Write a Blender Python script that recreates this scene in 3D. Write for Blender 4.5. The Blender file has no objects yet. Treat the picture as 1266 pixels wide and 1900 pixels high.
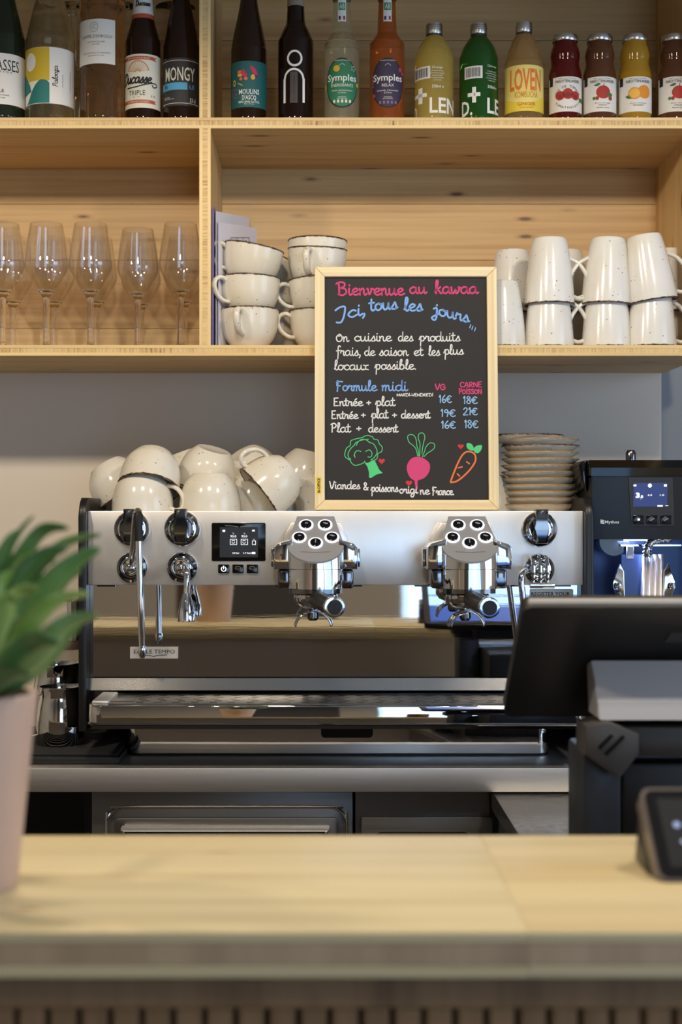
import bpy, bmesh, math, random
from mathutils import Vector, Matrix, Euler
random.seed(7)
SC = bpy.context.scene
COL = SC.collection
PI = math.pi

# ------------------------------------------------------------------ camera
F = 50 / 36 * 1900          # focal length in pixels of the 1266x1900 frame
CX, CY, ZC = 590.0, 950.0, 1.30
cam = bpy.data.cameras.new('camera')
cam.lens = 50; cam.sensor_width = 36; cam.sensor_fit = 'AUTO'
cam.shift_x = (633 - CX) / 1900
cam.clip_start = 0.05
cam.dof.use_dof = True; cam.dof.focus_distance = 2.28; cam.dof.aperture_fstop = 4.8
camo = bpy.data.objects.new('camera', cam); COL.objects.link(camo)
camo.location = (0, 0, ZC); camo.rotation_euler = (PI / 2, 0, 0)
SC.camera = camo

# ------------------------------------------------------------------ world, lights, exposure
SC.view_settings.view_transform = 'Standard'
SC.view_settings.look = 'None'
SC.view_settings.gamma = 1
SC.view_settings.use_curve_mapping = False
SC.view_settings.exposure = -0.1
W = bpy.data.worlds.new('sky'); SC.world = W; W.use_nodes = True
W.node_tree.nodes['Background'].inputs[0].default_value = (0.42, 0.62, 1.0, 1)
W.node_tree.nodes['Background'].inputs[1].default_value = 2.2
SC.cycles.sample_clamp_indirect = 6.0
SC.cycles.blur_glossy = 0.6
SC.cycles.adaptive_threshold = 0.04
SC.cycles.max_bounces = 7
SC.cycles.diffuse_bounces = 3
SC.cycles.glossy_bounces = 4
SC.cycles.transparent_max_bounces = 16
SC.cycles.transmission_bounces = 7

def light(name, kind, loc, power, color, size=0.1, target=None, **kw):
    l = bpy.data.lights.new(name, kind); l.energy = power; l.color = color
    if kind == 'AREA':
        l.shape = kw.get('shape', 'RECTANGLE'); l.size = size; l.size_y = kw.get('size_y', size)
        if 'spread' in kw: l.spread = kw['spread']
    else:
        l.shadow_soft_size = size
        if kind == 'SPOT':
            l.spot_size = kw.get('cone', 2.6); l.spot_blend = kw.get('blend', 0.6)
    o = bpy.data.objects.new(name, l); COL.objects.link(o); o.location = loc
    if target is not None:
        o.rotation_euler = (Vector(target) - Vector(loc)).to_track_quat('-Z', 'Y').to_euler()
    return o

WARM = (1.0, 0.865, 0.69)
# bulbs of the pendant lamps that hang over the bar
for lx in (-0.95, -0.15, 0.65):
    light('pendant_bulb', 'SPOT', (lx, 1.28, 2.17), 27, WARM, 0.05, (lx, 1.28, 0), cone=3.14, blend=0.26)
# recessed ceiling spots, two rows running away into the room
for lx in (-0.9, 0.9):
    for ly in (-0.4, -1.2, -2.0, -2.8):
        light('ceiling_spot', 'SPOT', (lx, ly, 2.84), 9.0 if ly > -1 else 20.0, (1.0, 0.86, 0.68), 0.02, (lx, ly, 0), cone=2.5, blend=0.8)
# daylight enters by the shop window in the street wall
light('window_daylight', 'AREA', (1.35, -3.93, 1.30), 24, (0.55, 0.78, 1.0), 1.7, (1.35, 0, 1.30), size_y=2.2)

# a second window in the right-hand wall
light('window_daylight', 'AREA', (2.66, 0.55, 1.6), 15, (0.60, 0.77, 1.0), 1.7, (0, 0.9, 1.5), size_y=1.5)

# ------------------------------------------------------------------ helpers
def X(px, D): return (px - CX) * D / F
def Z(py, D): return ZC - (py - CY) * D / F
def S(px, D): return px * D / F          # length of px pixels at distance D

def lin(c):
    c = c / 255.0
    return c / 12.92 if c <= 0.04045 else ((c + 0.055) / 1.055) ** 2.4
def rgb(r, g, b): return (lin(r), lin(g), lin(b), 1)

MATS = {}
def pmat(name, col, rough=0.5, metal=0.0, **kw):
    if name in MATS: return MATS[name]
    m = bpy.data.materials.new(name); m.use_nodes = True
    b = m.node_tree.nodes['Principled BSDF']
    b.inputs['Base Color'].default_value = col
    b.inputs['Roughness'].default_value = rough
    b.inputs['Metallic'].default_value = metal
    for k, v in kw.items():
        b.inputs[k].default_value = v
    MATS[name] = m
    return m

class NT:
    """small node-tree helper"""
    def __init__(s, m): s.t = m.node_tree; s.b = s.t.nodes.get('Principled BSDF')
    def n(s, typ, **kw):
        nd = s.t.nodes.new(typ)
        for k, v in kw.items():
            if k.startswith('i_'):
                key = k[2:].replace('_', ' ')
                nd.inputs[key].default_value = v
            else: setattr(nd, k, v)
        return nd
    def l(s, a, b): s.t.links.new(a, b)
    def coords(s, scale, rnd=True):
        tc = s.n('ShaderNodeTexCoord'); mp = s.n('ShaderNodeMapping')
        mp.inputs['Scale'].default_value = scale
        if rnd:
            oi = s.n('ShaderNodeObjectInfo'); mu = s.n('ShaderNodeMath', operation='MULTIPLY'); mu.inputs[1].default_value = 37.0
            s.l(oi.outputs['Random'], mu.inputs[0])
            ad = s.n('ShaderNodeVectorMath', operation='ADD')
            s.l(tc.outputs['Object'], ad.inputs[0]); s.l(mu.outputs[0], ad.inputs[1])
            s.l(ad.outputs[0], mp.inputs['Vector'])
        else: s.l(tc.outputs['Object'], mp.inputs['Vector'])
        return mp.outputs['Vector']
    def ramp(s, fac, stops):
        r = s.n('ShaderNodeValToRGB'); e = r.color_ramp.elements
        while len(e) < len(stops): e.new(0.5)
        for el, (p, c) in zip(e, stops): el.position = p; el.color = c
        s.l(fac, r.inputs[0]); return r.outputs['Color']
    def mix(s, fac, a, b, mode='MIX'):
        m = s.n('ShaderNodeMix', data_type='RGBA', blend_type=mode)
        for sock, v in ((m.inputs['Factor'], fac), (m.inputs['A'], a), (m.inputs['B'], b)):
            pass
        ins = [i for i in m.inputs if i.enabled]
        for sock, v in zip(ins, (fac, a, b)):
            if hasattr(v, 'is_linked'): s.l(v, sock)
            else: sock.default_value = v
        return [o for o in m.outputs if o.enabled][0]
    def bump(s, h, strength=0.2, dist=0.001):
        b = s.n('ShaderNodeBump'); b.inputs['Strength'].default_value = strength; b.inputs['Distance'].default_value = dist
        s.l(h, b.inputs['Height']); s.l(b.outputs['Normal'], s.b.inputs['Normal'])

def wood(name, light_c, dark_c, knot_c=rgb(96, 58, 30), axis='x', rough=0.5, knots=0.075, grain=1.0):
    if name in MATS: return MATS[name]
    m = pmat(name, light_c, rough); n = NT(m)
    def sc(a, c): return {'x': (a, c, c), 'y': (c, a, c), 'z': (c, c, a)}[axis]
    v = n.coords(sc(1.1, 24.0 * grain))
    no = n.n('ShaderNodeTexNoise'); no.inputs['Scale'].default_value = 1.0; no.inputs['Detail'].default_value = 5; no.inputs['Distortion'].default_value = 0.5
    n.l(v, no.inputs['Vector'])
    c1 = n.ramp(no.outputs['Fac'], [(0.30, dark_c), (0.52, light_c), (0.75, light_c)])
    v2 = n.coords(sc(2.0, 130.0 * grain)); n2 = n.n('ShaderNodeTexNoise'); n2.inputs['Scale'].default_value = 1.0; n2.inputs['Detail'].default_value = 3
    n.l(v2, n2.inputs['Vector'])
    g2 = n.ramp(n2.outputs['Fac'], [(0.35, (0.80, 0.78, 0.74, 1)), (0.6, (1, 1, 1, 1))])
    c2 = n.mix(0.7, c1, g2, 'MULTIPLY')
    v3 = n.coords(sc(5.5, 20.0)); vo = n.n('ShaderNodeTexVoronoi'); vo.inputs['Scale'].default_value = 1.0
    n.l(v3, vo.inputs['Vector'])
    kf = n.ramp(vo.outputs['Distance'], [(knots * 0.7, (0.9, 0.9, 0.9, 1)), (knots * 1.4, (0.25, 0.25, 0.25, 1)), (knots * 2.4, (0, 0, 0, 1))])
    c3 = n.mix(kf, c2, knot_c)
    n.l(c3, n.b.inputs['Base Color'])
    n.bump(n2.outputs['Fac'], 0.12, 0.0006)
    return m

def steel(name, col, rough, stretch=(1, 60, 60), amt=0.12):
    if name in MATS: return MATS[name]
    m = pmat(name, col, rough, 1.0); n = NT(m)
    v = n.coords(stretch, False); no = n.n('ShaderNodeTexNoise'); no.inputs['Scale'].default_value = 9.0; no.inputs['Detail'].default_value = 4
    n.l(v, no.inputs['Vector'])
    mr = n.n('ShaderNodeMapRange'); mr.inputs['To Min'].default_value = max(0.02, rough - amt); mr.inputs['To Max'].default_value = rough + amt
    n.l(no.outputs['Fac'], mr.inputs['Value']); n.l(mr.outputs[0], n.b.inputs['Roughness'])
    n.bump(no.outputs['Fac'], 0.05, 0.0004)
    return m

def glassm(name, col, rough=0.0, ior=1.45, trans=1.0, **kw):
    return pmat(name, col, rough, 0.0, **{'IOR': ior, 'Transmission Weight': trans}, **kw)

def emis(name, col, s):
    return pmat(name, (0.02, 0.02, 0.02, 1), 0.3, 0, **{'Emission Color': col, 'Emission Strength': s})

# ---- mesh makers: each returns (verts, faces)
def m_box(x0, x1, y0, y1, z0, z1):
    v = [(x0, y0, z0), (x1, y0, z0), (x1, y1, z0), (x0, y1, z0), (x0, y0, z1), (x1, y0, z1), (x1, y1, z1), (x0, y1, z1)]
    return v, [(0, 3, 2, 1), (4, 5, 6, 7), (0, 1, 5, 4), (1, 2, 6, 5), (2, 3, 7, 6), (3, 0, 4, 7)]
def _bm_out(bm):
    bm.verts.index_update()
    v = [tuple(a.co) for a in bm.verts]; f = [tuple(q.index for q in p.verts) for p in bm.faces]; bm.free(); return v, f
def m_rbox(x0, x1, y0, y1, z0, z1, r=0.003, seg=2):
    bm = bmesh.new(); vs, fs = m_box(x0, x1, y0, y1, z0, z1)
    bv = [bm.verts.new(p) for p in vs]
    for q in fs: bm.faces.new([bv[i] for i in q])
    r = min(r, 0.49 * min(abs(x1 - x0), abs(y1 - y0), abs(z1 - z0)))
    bmesh.ops.bevel(bm, geom=bm.edges[:], offset=r, segments=seg, profile=0.5, affect='EDGES')
    return _bm_out(bm)
def m_lathe(prof, seg=32, closed=False):
    """prof: list of (r, z); revolve about z."""
    v, f = [], []
    rings = []
    for r, z in prof:
        if r < 1e-6: rings.append([len(v)]); v.append((0, 0, z))
        else:
            rings.append(list(range(len(v), len(v) + seg)))
            v += [(r * math.cos(2 * PI * k / seg), r * math.sin(2 * PI * k / seg), z) for k in range(seg)]
    pairs = list(zip(rings, rings[1:]))
    if closed: pairs.append((rings[-1], rings[0]))
    for a, b in pairs:
        for k in range(seg):
            k2 = (k + 1) % seg
            if len(a) == 1 and len(b) == 1: continue
            if len(a) == 1: f.append((a[0], b[k2], b[k]))
            elif len(b) == 1: f.append((a[k], a[k2], b[0]))
            else: f.append((a[k], a[k2], b[k2], b[k]))
    return v, f
def m_tube(path, rad, seg=10, caps=True):
    """tube along points, rad number or list"""
    P = [Vector(p) for p in path]; n = len(P)
    R = rad if isinstance(rad, (list, tuple)) else [rad] * n
    v, f = [], []; up = None
    for i, p in enumerate(P):
        t = (P[min(i + 1, n - 1)] - P[max(i - 1, 0)]).normalized()
        if up is None: up = t.orthogonal().normalized()
        up = (up - t * up.dot(t)).normalized(); side = t.cross(up)
        for k in range(seg):
            a = 2 * PI * k / seg
            v.append(tuple(p + (up * math.cos(a) + side * math.sin(a)) * R[i]))
    for i in range(n - 1):
        for k in range(seg):
            k2 = (k + 1) % seg
            f.append((i * seg + k, i * seg + k2, (i + 1) * seg + k2, (i + 1) * seg + k))
    if caps: f.append(tuple(range(seg - 1, -1, -1))); f.append(tuple((n - 1) * seg + k for k in range(seg)))
    return v, f
def smooth(pts, sub=6, closed=False):
    """Catmull-Rom through points of any dimension"""
    n = len(pts)
    if n < 3: return list(pts)
    out = []
    for i in range(n if closed else n - 1):
        g = lambda k: pts[k % n] if closed else pts[max(0, min(n - 1, k))]
        p0, p1, p2, p3 = g(i - 1), g(i), g(i + 1), g(i + 2)
        for s in range(sub):
            t = s / sub
            out.append(tuple(0.5 * (2 * b + (c - a) * t + (2 * a - 5 * b + 4 * c - d) * t * t + (3 * b - a - 3 * c + d) * t ** 3) for a, b, c, d in zip(p0, p1, p2, p3)))
    if not closed: out.append(tuple(pts[-1]))
    return out
def m_prism(poly, axis, a0, a1, bev=0.0):
    """extrude a 2D polygon along axis ('x': poly=(y,z); 'y': poly=(x,z); 'z': poly=(x,y))"""
    def p3(p, a): return {'x': (a, p[0], p[1]), 'y': (p[0], a, p[1]), 'z': (p[0], p[1], a)}[axis]
    bm = bmesh.new()
    A = [bm.verts.new(p3(p, a0)) for p in poly]; B = [bm.verts.new(p3(p, a1)) for p in poly]
    fa = bm.faces.new(A); fb = bm.faces.new(B[::-1])
    n = len(poly)
    for i in range(n): bm.faces.new((A[i], B[i], B[(i + 1) % n], A[(i + 1) % n]))
    if bev:
        ed = list({e for e in fa.edges} | {e for e in fb.edges})
        bmesh.ops.bevel(bm, geom=ed, offset=bev, segments=2, profile=0.5, affect='EDGES')
    bmesh.ops.recalc_face_normals(bm, faces=bm.faces[:])
    return _bm_out(bm)
def rrect(x0, x1, y0, y1, r, k=5):
    out = []
    for cx, cy, a in ((x1 - r, y0 + r, -90), (x1 - r, y1 - r, 0), (x0 + r, y1 - r, 90), (x0 + r, y0 + r, 180)):
        for i in range(k + 1):
            t = math.radians(a + 90 * i / k); out.append((cx + r * math.cos(t), cy + r * math.sin(t)))
    return out
def circle(cx, cy, rx, ry=None, k=24):
    ry = ry or rx
    return [(cx + rx * math.cos(2 * PI * i / k), cy + ry * math.sin(2 * PI * i / k)) for i in range(k)]
def join(*ms):
    v, f = [], []
    for a, b in ms:
        o = len(v); v += list(a); f += [tuple(i + o for i in q) for q in b]
    return v, f
def xf(m, M):
    return [tuple(M @ Vector(p)) for p in m[0]], m[1]
def mv(m, x, y, z): return [(a + x, b + y, c + z) for a, b, c in m[0]], m[1]
def turn(axis, deg): return Matrix.Rotation(math.radians(deg), 4, axis)

def mesh_of(name, m, mat, sm=True, ang=35, fix=True):
    me = bpy.data.meshes.new(name); me.from_pydata(m[0], [], m[1])
    if fix:
        bm = bmesh.new(); bm.from_mesh(me); bmesh.ops.recalc_face_normals(bm, faces=bm.faces[:]); bm.to_mesh(me); bm.free()
    if mat: me.materials.append(mat)
    if sm:
        me.polygons.foreach_set('use_smooth', [True] * len(me.polygons))
        me.set_sharp_from_angle(angle=math.radians(ang))
    me.update(); return me
def put(name, me, parent=None, loc=(0, 0, 0), rot=None):
    o = bpy.data.objects.new(name, me); COL.objects.link(o)
    if parent: o.parent = parent
    o.location = loc
    if rot: o.rotation_euler = rot
    return o
def origin_of(o):
    p = Vector((0, 0, 0))
    while o is not None: p += o.location; o = o.parent
    return p
def part(name, m, mat, parent, sm=True, ang=35, label=None, fix=True, world=True):
    """a mesh given in world coordinates made a child of parent (parents only moved, never turned)"""
    if world:
        w = origin_of(parent); m = mv(m, -w.x, -w.y, -w.z)
    o = put(name, mesh_of(name, m, mat, sm, ang, fix), parent)
    if label: o['label'] = label
    return o
def thing(name, label, cat, loc=(0, 0, 0), group=None, rot=None):
    o = bpy.data.objects.new(name, None); COL.objects.link(o); o.location = loc; o.empty_display_size = 0.02
    if rot: o.rotation_euler = rot
    o['label'] = label; o['category'] = cat
    if group: o['group'] = group
    return o
def struct(name, m, mat, label=None, sm=False):
    o = put(name, mesh_of(name, m, mat, sm)); o['kind'] = 'structure'
    if label: o['label'] = label
    return o
def centre(o):
    """shift a top-level mesh object's origin to the base of its bounds"""
    me = o.data; xs = [v.co for v in me.vertices]
    c = Vector(((min(p.x for p in xs) + max(p.x for p in xs)) / 2, (min(p.y for p in xs) + max(p.y for p in xs)) / 2, min(p.z for p in xs)))
    me.transform(Matrix.Translation(-c)); o.location = o.location + c; return o
def copy_tree(o, parent=None):
    c = o.copy(); COL.objects.link(c); c.parent = parent
    for ch in list(o.children): copy_tree(ch, c)
    return c

# ---- flat print: text, strokes and shapes as (u, v) meshes
TXT = {}
def t_text(s, h, wx=1.0, bold=0.0):
    """text as a flat mesh centred on (0,0); h = cap height, wx = width factor"""
    key = (s, bold)
    if key not in TXT:
        cu = bpy.data.curves.new('t', 'FONT'); cu.body = s; cu.align_x = 'CENTER'; cu.size = 1.0; cu.resolution_u = 2; cu.offset = bold
        o = bpy.data.objects.new('t', cu); COL.objects.link(o)
        bpy.context.view_layer.update()
        me = bpy.data.meshes.new_from_object(o.evaluated_get(bpy.context.evaluated_depsgraph_get()))
        TXT[key] = ([(v.co.x, v.co.y) for v in me.vertices], [tuple(p.vertices) for p in me.polygons])
        bpy.data.objects.remove(o); bpy.data.curves.remove(cu); bpy.data.meshes.remove(me)
    v, f = TXT[key]
    k = h / 0.69
    return [(x * k * wx, (y - 0.345) * k) for x, y in v], f
def t_fit(s, w, h, bold=0.0):
    """text scaled to width w and cap height h"""
    v, f = t_text(s, h, 1.0, bold)
    if not v: return v, f
    ww = max(p[0] for p in v) - min(p[0] for p in v); c = (max(p[0] for p in v) + min(p[0] for p in v)) / 2
    return [((x - c) * w / ww, y) for x, y in v], f
def t_poly(poly):
    return list(poly), [tuple(range(len(poly)))]
def t_ring(cx, cy, r0, r1, k=28, a0=0, a1=360, ey=1.0):
    v, f = [], []
    n = k if a1 - a0 < 360 else k
    for i in range(n + 1):
        t = math.radians(a0 + (a1 - a0) * i / n)
        v += [(cx + r0 * math.cos(t), cy + r0 * ey * math.sin(t)), (cx + r1 * math.cos(t), cy + r1 * ey * math.sin(t))]
    for i in range(n): f.append((2 * i, 2 * i + 1, 2 * i + 3, 2 * i + 2))
    return v, f
def t_rect(x0, x1, y0, y1): return [(x0, y0), (x1, y0), (x1, y1), (x0, y1)], [(0, 1, 2, 3)]
def t_mv(m, dx, dy, rot=0.0):
    c, s = math.cos(math.radians(rot)), math.sin(math.radians(rot))
    return [(x * c - y * s + dx, x * s + y * c + dy) for x, y in m[0]], m[1]
def t_stroke(pts, w, closed=False):
    """a ribbon of width w with round ends along a 2D polyline"""
    P = [Vector(p) for p in pts]
    Q = [P[0]]
    for p in P[1:]:
        if (p - Q[-1]).length > w * 0.12: Q.append(p)
    P = Q; n = len(P); h = w / 2
    if n == 1:
        return t_poly(circle(P[0].x, P[0].y, h, k=10))
    v, f = [], []
    for i, p in enumerate(P):
        a = P[i - 1] if i > 0 else (P[-1] if closed else p); b = P[i + 1] if i < n - 1 else (P[0] if closed else p)
        t = (b - a); t = t.normalized() if t.length > 1e-9 else Vector((1, 0)); nn = Vector((-t.y, t.x))
        v += [tuple(p + nn * h), tuple(p - nn * h)]
    for i in range(n - 1): f.append((2 * i, 2 * i + 1, 2 * i + 3, 2 * i + 2))
    if closed: f.append((2 * n - 2, 2 * n - 1, 1, 0))
    else:
        for idx, nb in ((0, 1), (n - 1, n - 2)):
            t = (P[idx] - P[nb]).normalized(); nn = Vector((-t.y, t.x)); o = len(v)
            arc = [P[idx] + nn * h * math.cos(a) + t * h * math.sin(a) for a in [PI * k / 6 for k in range(7)]]
            v += [tuple(q) for q in arc]; f.append(tuple(range(o, o + 7)))
    return v, f
def on_plane(m, lift=0.0003):
    """(u,v) -> local (u, -lift, v): print on a surface facing -y"""
    return [(x, -lift, y) for x, y in m[0]], m[1]
def on_cyl(m, R, lift=0.0003, phase=0.0, step=0.003):
    """wrap a flat print around a vertical cylinder; u=0 faces -y"""
    bm = bmesh.new(); bv = [bm.verts.new((x, y, 0)) for x, y in m[0]]
    for q in m[1]:
        try: bm.faces.new([bv[i] for i in q])
        except ValueError: pass
    xs = [p[0] for p in m[0]]; u = math.ceil(min(xs) / step) * step
    while u < max(xs):
        bmesh.ops.bisect_plane(bm, geom=bm.verts[:] + bm.edges[:] + bm.faces[:], plane_co=(u, 0, 0), plane_no=(1, 0, 0)); u += step
    bmesh.ops.triangulate(bm, faces=[q for q in bm.faces if len(q.verts) > 4])
    v, f = _bm_out(bm); r = R + lift
    return [(r * math.sin(x / R + phase), -r * math.cos(x / R + phase), y) for x, y, _ in v], f

# ---- a handwriting of single strokes: x-height 1, ascender 2, descender -1
A_ = [(.75, .85), (.42, 1), (.08, .68), (.08, .25), (.35, 0), (.68, .3), (.78, .95)]
GL = {
 'a': (1.02, [A_ + [(.75, .3), (.92, 0), (1.08, .15)]]),
 'b': (.92, [[(0, .2), (.32, 1.2), (.42, 1.85), (.25, 1.95), (.14, 1.4), (.12, .3), (.38, 0), (.7, .3), (.66, .8), (.4, .95), (.18, .6)]]),
 'c': (.82, [[(.72, .82), (.45, 1), (.1, .65), (.1, .3), (.4, 0), (.82, .2)]]),
 'd': (1.02, [[(.75, .85), (.42, 1), (.08, .68), (.1, .22), (.38, 0), (.7, .35), (.82, 1.9), (.78, .35), (.92, 0), (1.08, .15)]]),
 'e': (.84, [[(.05, .35), (.5, .55), (.68, .82), (.42, 1), (.12, .7), (.12, .25), (.42, 0), (.86, .2)]]),
 'f': (.62, [[(.62, 1.75), (.42, 1.95), (.26, 1.6), (.24, .2), (.18, -.7)], [(-.02, .92), (.58, 1.0)]]),
 'g': (1.0, [A_ + [(.74, -.4), (.45, -.9), (.12, -.6), (.45, -.15), (1.0, .2)]]),
 'i': (.46, [[(.15, 1), (.14, .3), (.28, 0), (.5, .18)], [(.17, 1.42), (.19, 1.5)]]),
 'j': (.52, [[(.0, .8), (.32, 1), (.28, -.4), (.05, -.9), (-.22, -.65), (.1, -.2), (.52, .2)], [(.34, 1.42), (.36, 1.5)]]),
 'k': (.85, [[(.0, .2), (.28, 1.3), (.32, 1.9), (.16, 1.9), (.1, 1.2), (.1, 0)], [(.62, .98), (.14, .45), (.4, .45), (.66, 0), (.88, .15)]]),
 'l': (.5, [[(0, .2), (.34, 1.25), (.36, 1.85), (.2, 1.92), (.12, 1.3), (.13, .3), (.3, 0), (.52, .18)]]),
 'm': (1.2, [[(.05, .95), (.1, .6), (.1, 0)], [(.1, .4), (.28, .95), (.46, .85), (.48, 0)], [(.48, .4), (.66, .95), (.86, .85), (.88, .3), (1.02, 0), (1.22, .18)]]),
 'n': (.88, [[(.05, .95), (.1, .6), (.1, 0)], [(.1, .4), (.32, .95), (.54, .85), (.56, .3), (.7, 0), (.9, .18)]]),
 'o': (.86, [[(.45, 1), (.1, .72), (.12, .22), (.4, 0), (.72, .3), (.7, .8), (.42, 1), (.6, .82), (.9, .88)]]),
 'p': (.86, [[(-.05, .3), (.2, 1.0), (.14, -.95)], [(.14, .45), (.34, .95), (.62, .9), (.72, .45), (.52, .05), (.18, .12)]]),
 'r': (.74, [[(.02, .5), (.18, 1.05), (.24, .85), (.54, .9), (.48, .3), (.6, 0), (.78, .18)]]),
 's': (.7, [[(-.02, .15), (.25, .6), (.42, 1.02), (.5, .7), (.58, .3), (.42, 0), (.14, .05)], [(.45, .02), (.72, .2)]]),
 't': (.58, [[(.2, 1.65), (.18, .3), (.36, 0), (.6, .18)], [(-.06, 1.1), (.5, 1.16)]]),
 'u': (.98, [[(.08, .95), (.1, .3), (.3, 0), (.58, .3), (.68, .98), (.68, .3), (.82, 0), (1.0, .18)]]),
 'v': (.82, [[(.04, .9), (.14, .95), (.3, .05), (.55, .7), (.5, .98), (.85, .85)]]),
 'w': (1.14, [[(.04, .95), (.12, .15), (.3, .02), (.52, .6), (.58, .1), (.76, .05), (.96, .7), (.88, .98), (1.16, .85)]]),
 'x': (.8, [[(.05, .95), (.3, .8), (.3, .2), (.06, .02)], [(.72, .95), (.38, .8), (.4, .2), (.74, .05)]]),
 'B': (1.25, [[(.2, 1.9), (.26, .0)], [(-.1, 1.7), (.3, 1.95), (.85, 1.8), (.8, 1.25), (.3, 1.05), (.95, .9), (1.05, .3), (.6, -.05), (.15, .1)]]),
 'J': (1.0, [[(-.1, 1.5), (.3, 1.8), (.75, 1.7), (.66, .4), (.4, -.4), (0, -.3)]]),
 'O': (1.1, [[(.5, 1.5), (.1, 1.0), (.1, .35), (.45, 0), (.88, .35), (.9, 1.0), (.55, 1.5), (.35, 1.1), (.75, 1.2)]]),
 'E': (1.0, [[(.15, 1.75), (.12, .0)], [(.1, 1.75), (.75, 1.8)], [(.12, .9), (.6, .95)], [(.1, 0), (.8, .05)]]),
 'P': (.9, [[(.15, 1.7), (.12, 0)], [(-.05, 1.6), (.4, 1.85), (.75, 1.45), (.55, .95), (.15, .85)]]),
 'F': (.95, [[(.1, 1.0), (.2, 1.9), (.28, 1.6), (.2, .3), (.16, -.1)], [(.05, 1.6), (.5, 1.75), (.95, 1.7)], [(.2, .9), (.6, .95)]]),
 'V': (1.0, [[(.0, 1.7), (.4, 0), (.9, 1.75)]]),
 'G': (1.1, [[(.9, 1.3), (.6, 1.65), (.15, 1.2), (.12, .4), (.5, 0), (.95, .3), (.95, .8), (.6, .8)]]),
 'C': (1.0, [[(.9, 1.35), (.55, 1.6), (.12, 1.2), (.12, .4), (.5, 0), (.95, .25)]]),
 'A': (1.05, [[(.05, 0), (.48, 1.6), (.9, 0)], [(.2, .55), (.78, .55)]]),
 'R': (1.0, [[(.12, 0), (.14, 1.6)], [(.1, 1.6), (.6, 1.6), (.75, 1.15), (.5, .85), (.15, .8), (.85, 0)]]),
 'N': (1.1, [[(.1, 0), (.12, 1.6), (.85, 0), (.88, 1.6)]]),
 'S': (.9, [[(.75, 1.4), (.4, 1.6), (.12, 1.2), (.6, .75), (.7, .25), (.35, 0), (.05, .2)]]),
 'I': (.45, [[(.2, 1.6), (.2, 0)], [(.2, 2.0), (.22, 2.06)]]),
 'M': (1.3, [[(.1, 0), (.15, 1.6), (.6, .5), (1.05, 1.6), (1.1, 0)]]),
 'D': (1.3, [[(.3, 1.8), (.22, 0), (.75, 0), (1.15, .7), (.9, 1.6), (.35, 1.9), (-.1, 1.6)]]),
 'z': (.8, [[(.08, .9), (.65, .95), (.1, .05), (.7, .05), (.5, -.5), (.2, -.4), (.85, .2)]]),
 '1': (.5, [[(.1, 1.3), (.3, 1.7), (.28, 0)]]),
 '2': (.8, [[(.1, 1.3), (.4, 1.7), (.65, 1.3), (.4, .6), (.05, 0), (.75, .05)]]),
 '6': (.8, [[(.55, 1.75), (.15, .9), (.15, .25), (.42, 0), (.68, .35), (.5, .75), (.18, .5)]]),
 '8': (.8, [[(.6, 1.45), (.35, 1.7), (.12, 1.35), (.4, .95), (.65, .4), (.4, 0), (.1, .4), (.35, .9), (.62, 1.3), (.58, 1.5)]]),
 '9': (.8, [[(.6, 1.2), (.35, .9), (.1, 1.2), (.35, 1.65), (.62, 1.3), (.58, .6), (.5, 0)]]),
 '€': (1.0, [[(.85, 1.4), (.55, 1.6), (.22, 1.2), (.2, .4), (.55, 0), (.9, .2)], [(-.02, 1.0), (.6, 1.05)], [(-.02, .65), (.55, .68)]]),
 '+': (.9, [[(.1, .65), (.75, .68)], [(.42, 1.0), (.42, .3)]]),
 ',': (.4, [[(.2, .15), (.22, -.1), (.08, -.45)]]), '.': (.4, [[(.15, .02), (.18, .04)]]),
 '-': (.7, [[(.1, .55), (.5, .58)]]),
 '&': (1.1, [[(.9, .5), (.5, 0), (.1, .3), (.6, 1.2), (.4, 1.6), (.2, 1.25), (.85, 0)]]),
 "'": (.3, [[(.15, 1.9), (.1, 1.5)]]), ' ': (.62, []),
}
GL['é'] = (.84, GL['e'][1] + [[(.35, 1.3), (.62, 1.62)]])
def hand(s, x, y, h, w, length=None, arc=None, slant=0.0):
    """write s from (x,y) with x-height h and stroke width w in a y-up plane; returns a list of flat meshes"""
    tot = sum(GL[c][0] for c in s); kx = (length / tot) if length else h
    out = []; cx = 0.0
    for c in s:
        adv, strokes = GL[c]
        for st in strokes:
            pts = []
            for px, py in smooth(st, 5):
                u = (cx + px) * kx + py * h * slant; v = py * h
                if arc:
                    v += arc(u); 
                pts.append((x + u, y + v))
            out.append(t_stroke(pts, w))
        cx += adv
    return out
# ------------------------------------------------------------------ materials of the place
PINE_L, PINE_D = rgb(220, 186, 130), rgb(200, 160, 102)
M_pine = wood('pine_along_x', PINE_L, PINE_D, axis='x')
M_pine_z = wood('pine_along_z', PINE_L, PINE_D, axis='z')
M_bar = wood('bar_pine', rgb(218, 202, 160), rgb(208, 188, 142), rgb(150, 108, 62), axis='x', rough=0.42, knots=0.04, grain=0.6)
M_slat = wood('slat_wood', rgb(146, 116, 82), rgb(122, 94, 64), axis='z', rough=0.6)
M_white = pmat('white_paint', rgb(228, 216, 200), 0.55)
M_grey = pmat('grey_paint', rgb(140, 144, 150), 0.6)
M_beige = pmat('beige_paint', rgb(214, 200, 180), 0.7)
M_brown = pmat('brown_paint', rgb(92, 70, 54), 0.7)
M_dark = pmat('dark_paint', rgb(92, 86, 80), 0.7)
M_floor = pmat('floor_tile', rgb(84, 76, 70), 0.4)
M_ceil = pmat('ceiling_paint', rgb(205, 200, 192), 0.8)
M_steel = steel('brushed_steel', (0.74, 0.71, 0.67, 1), 0.46, (1, 60, 60), 0.07)
M_panel = steel('satin_panel_steel', (0.90, 0.88, 0.85, 1), 0.36, (14, 1, 1), 0.03)
M_panel.node_tree.nodes['Principled BSDF'].inputs['Metallic'].default_value = 0.8
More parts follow.
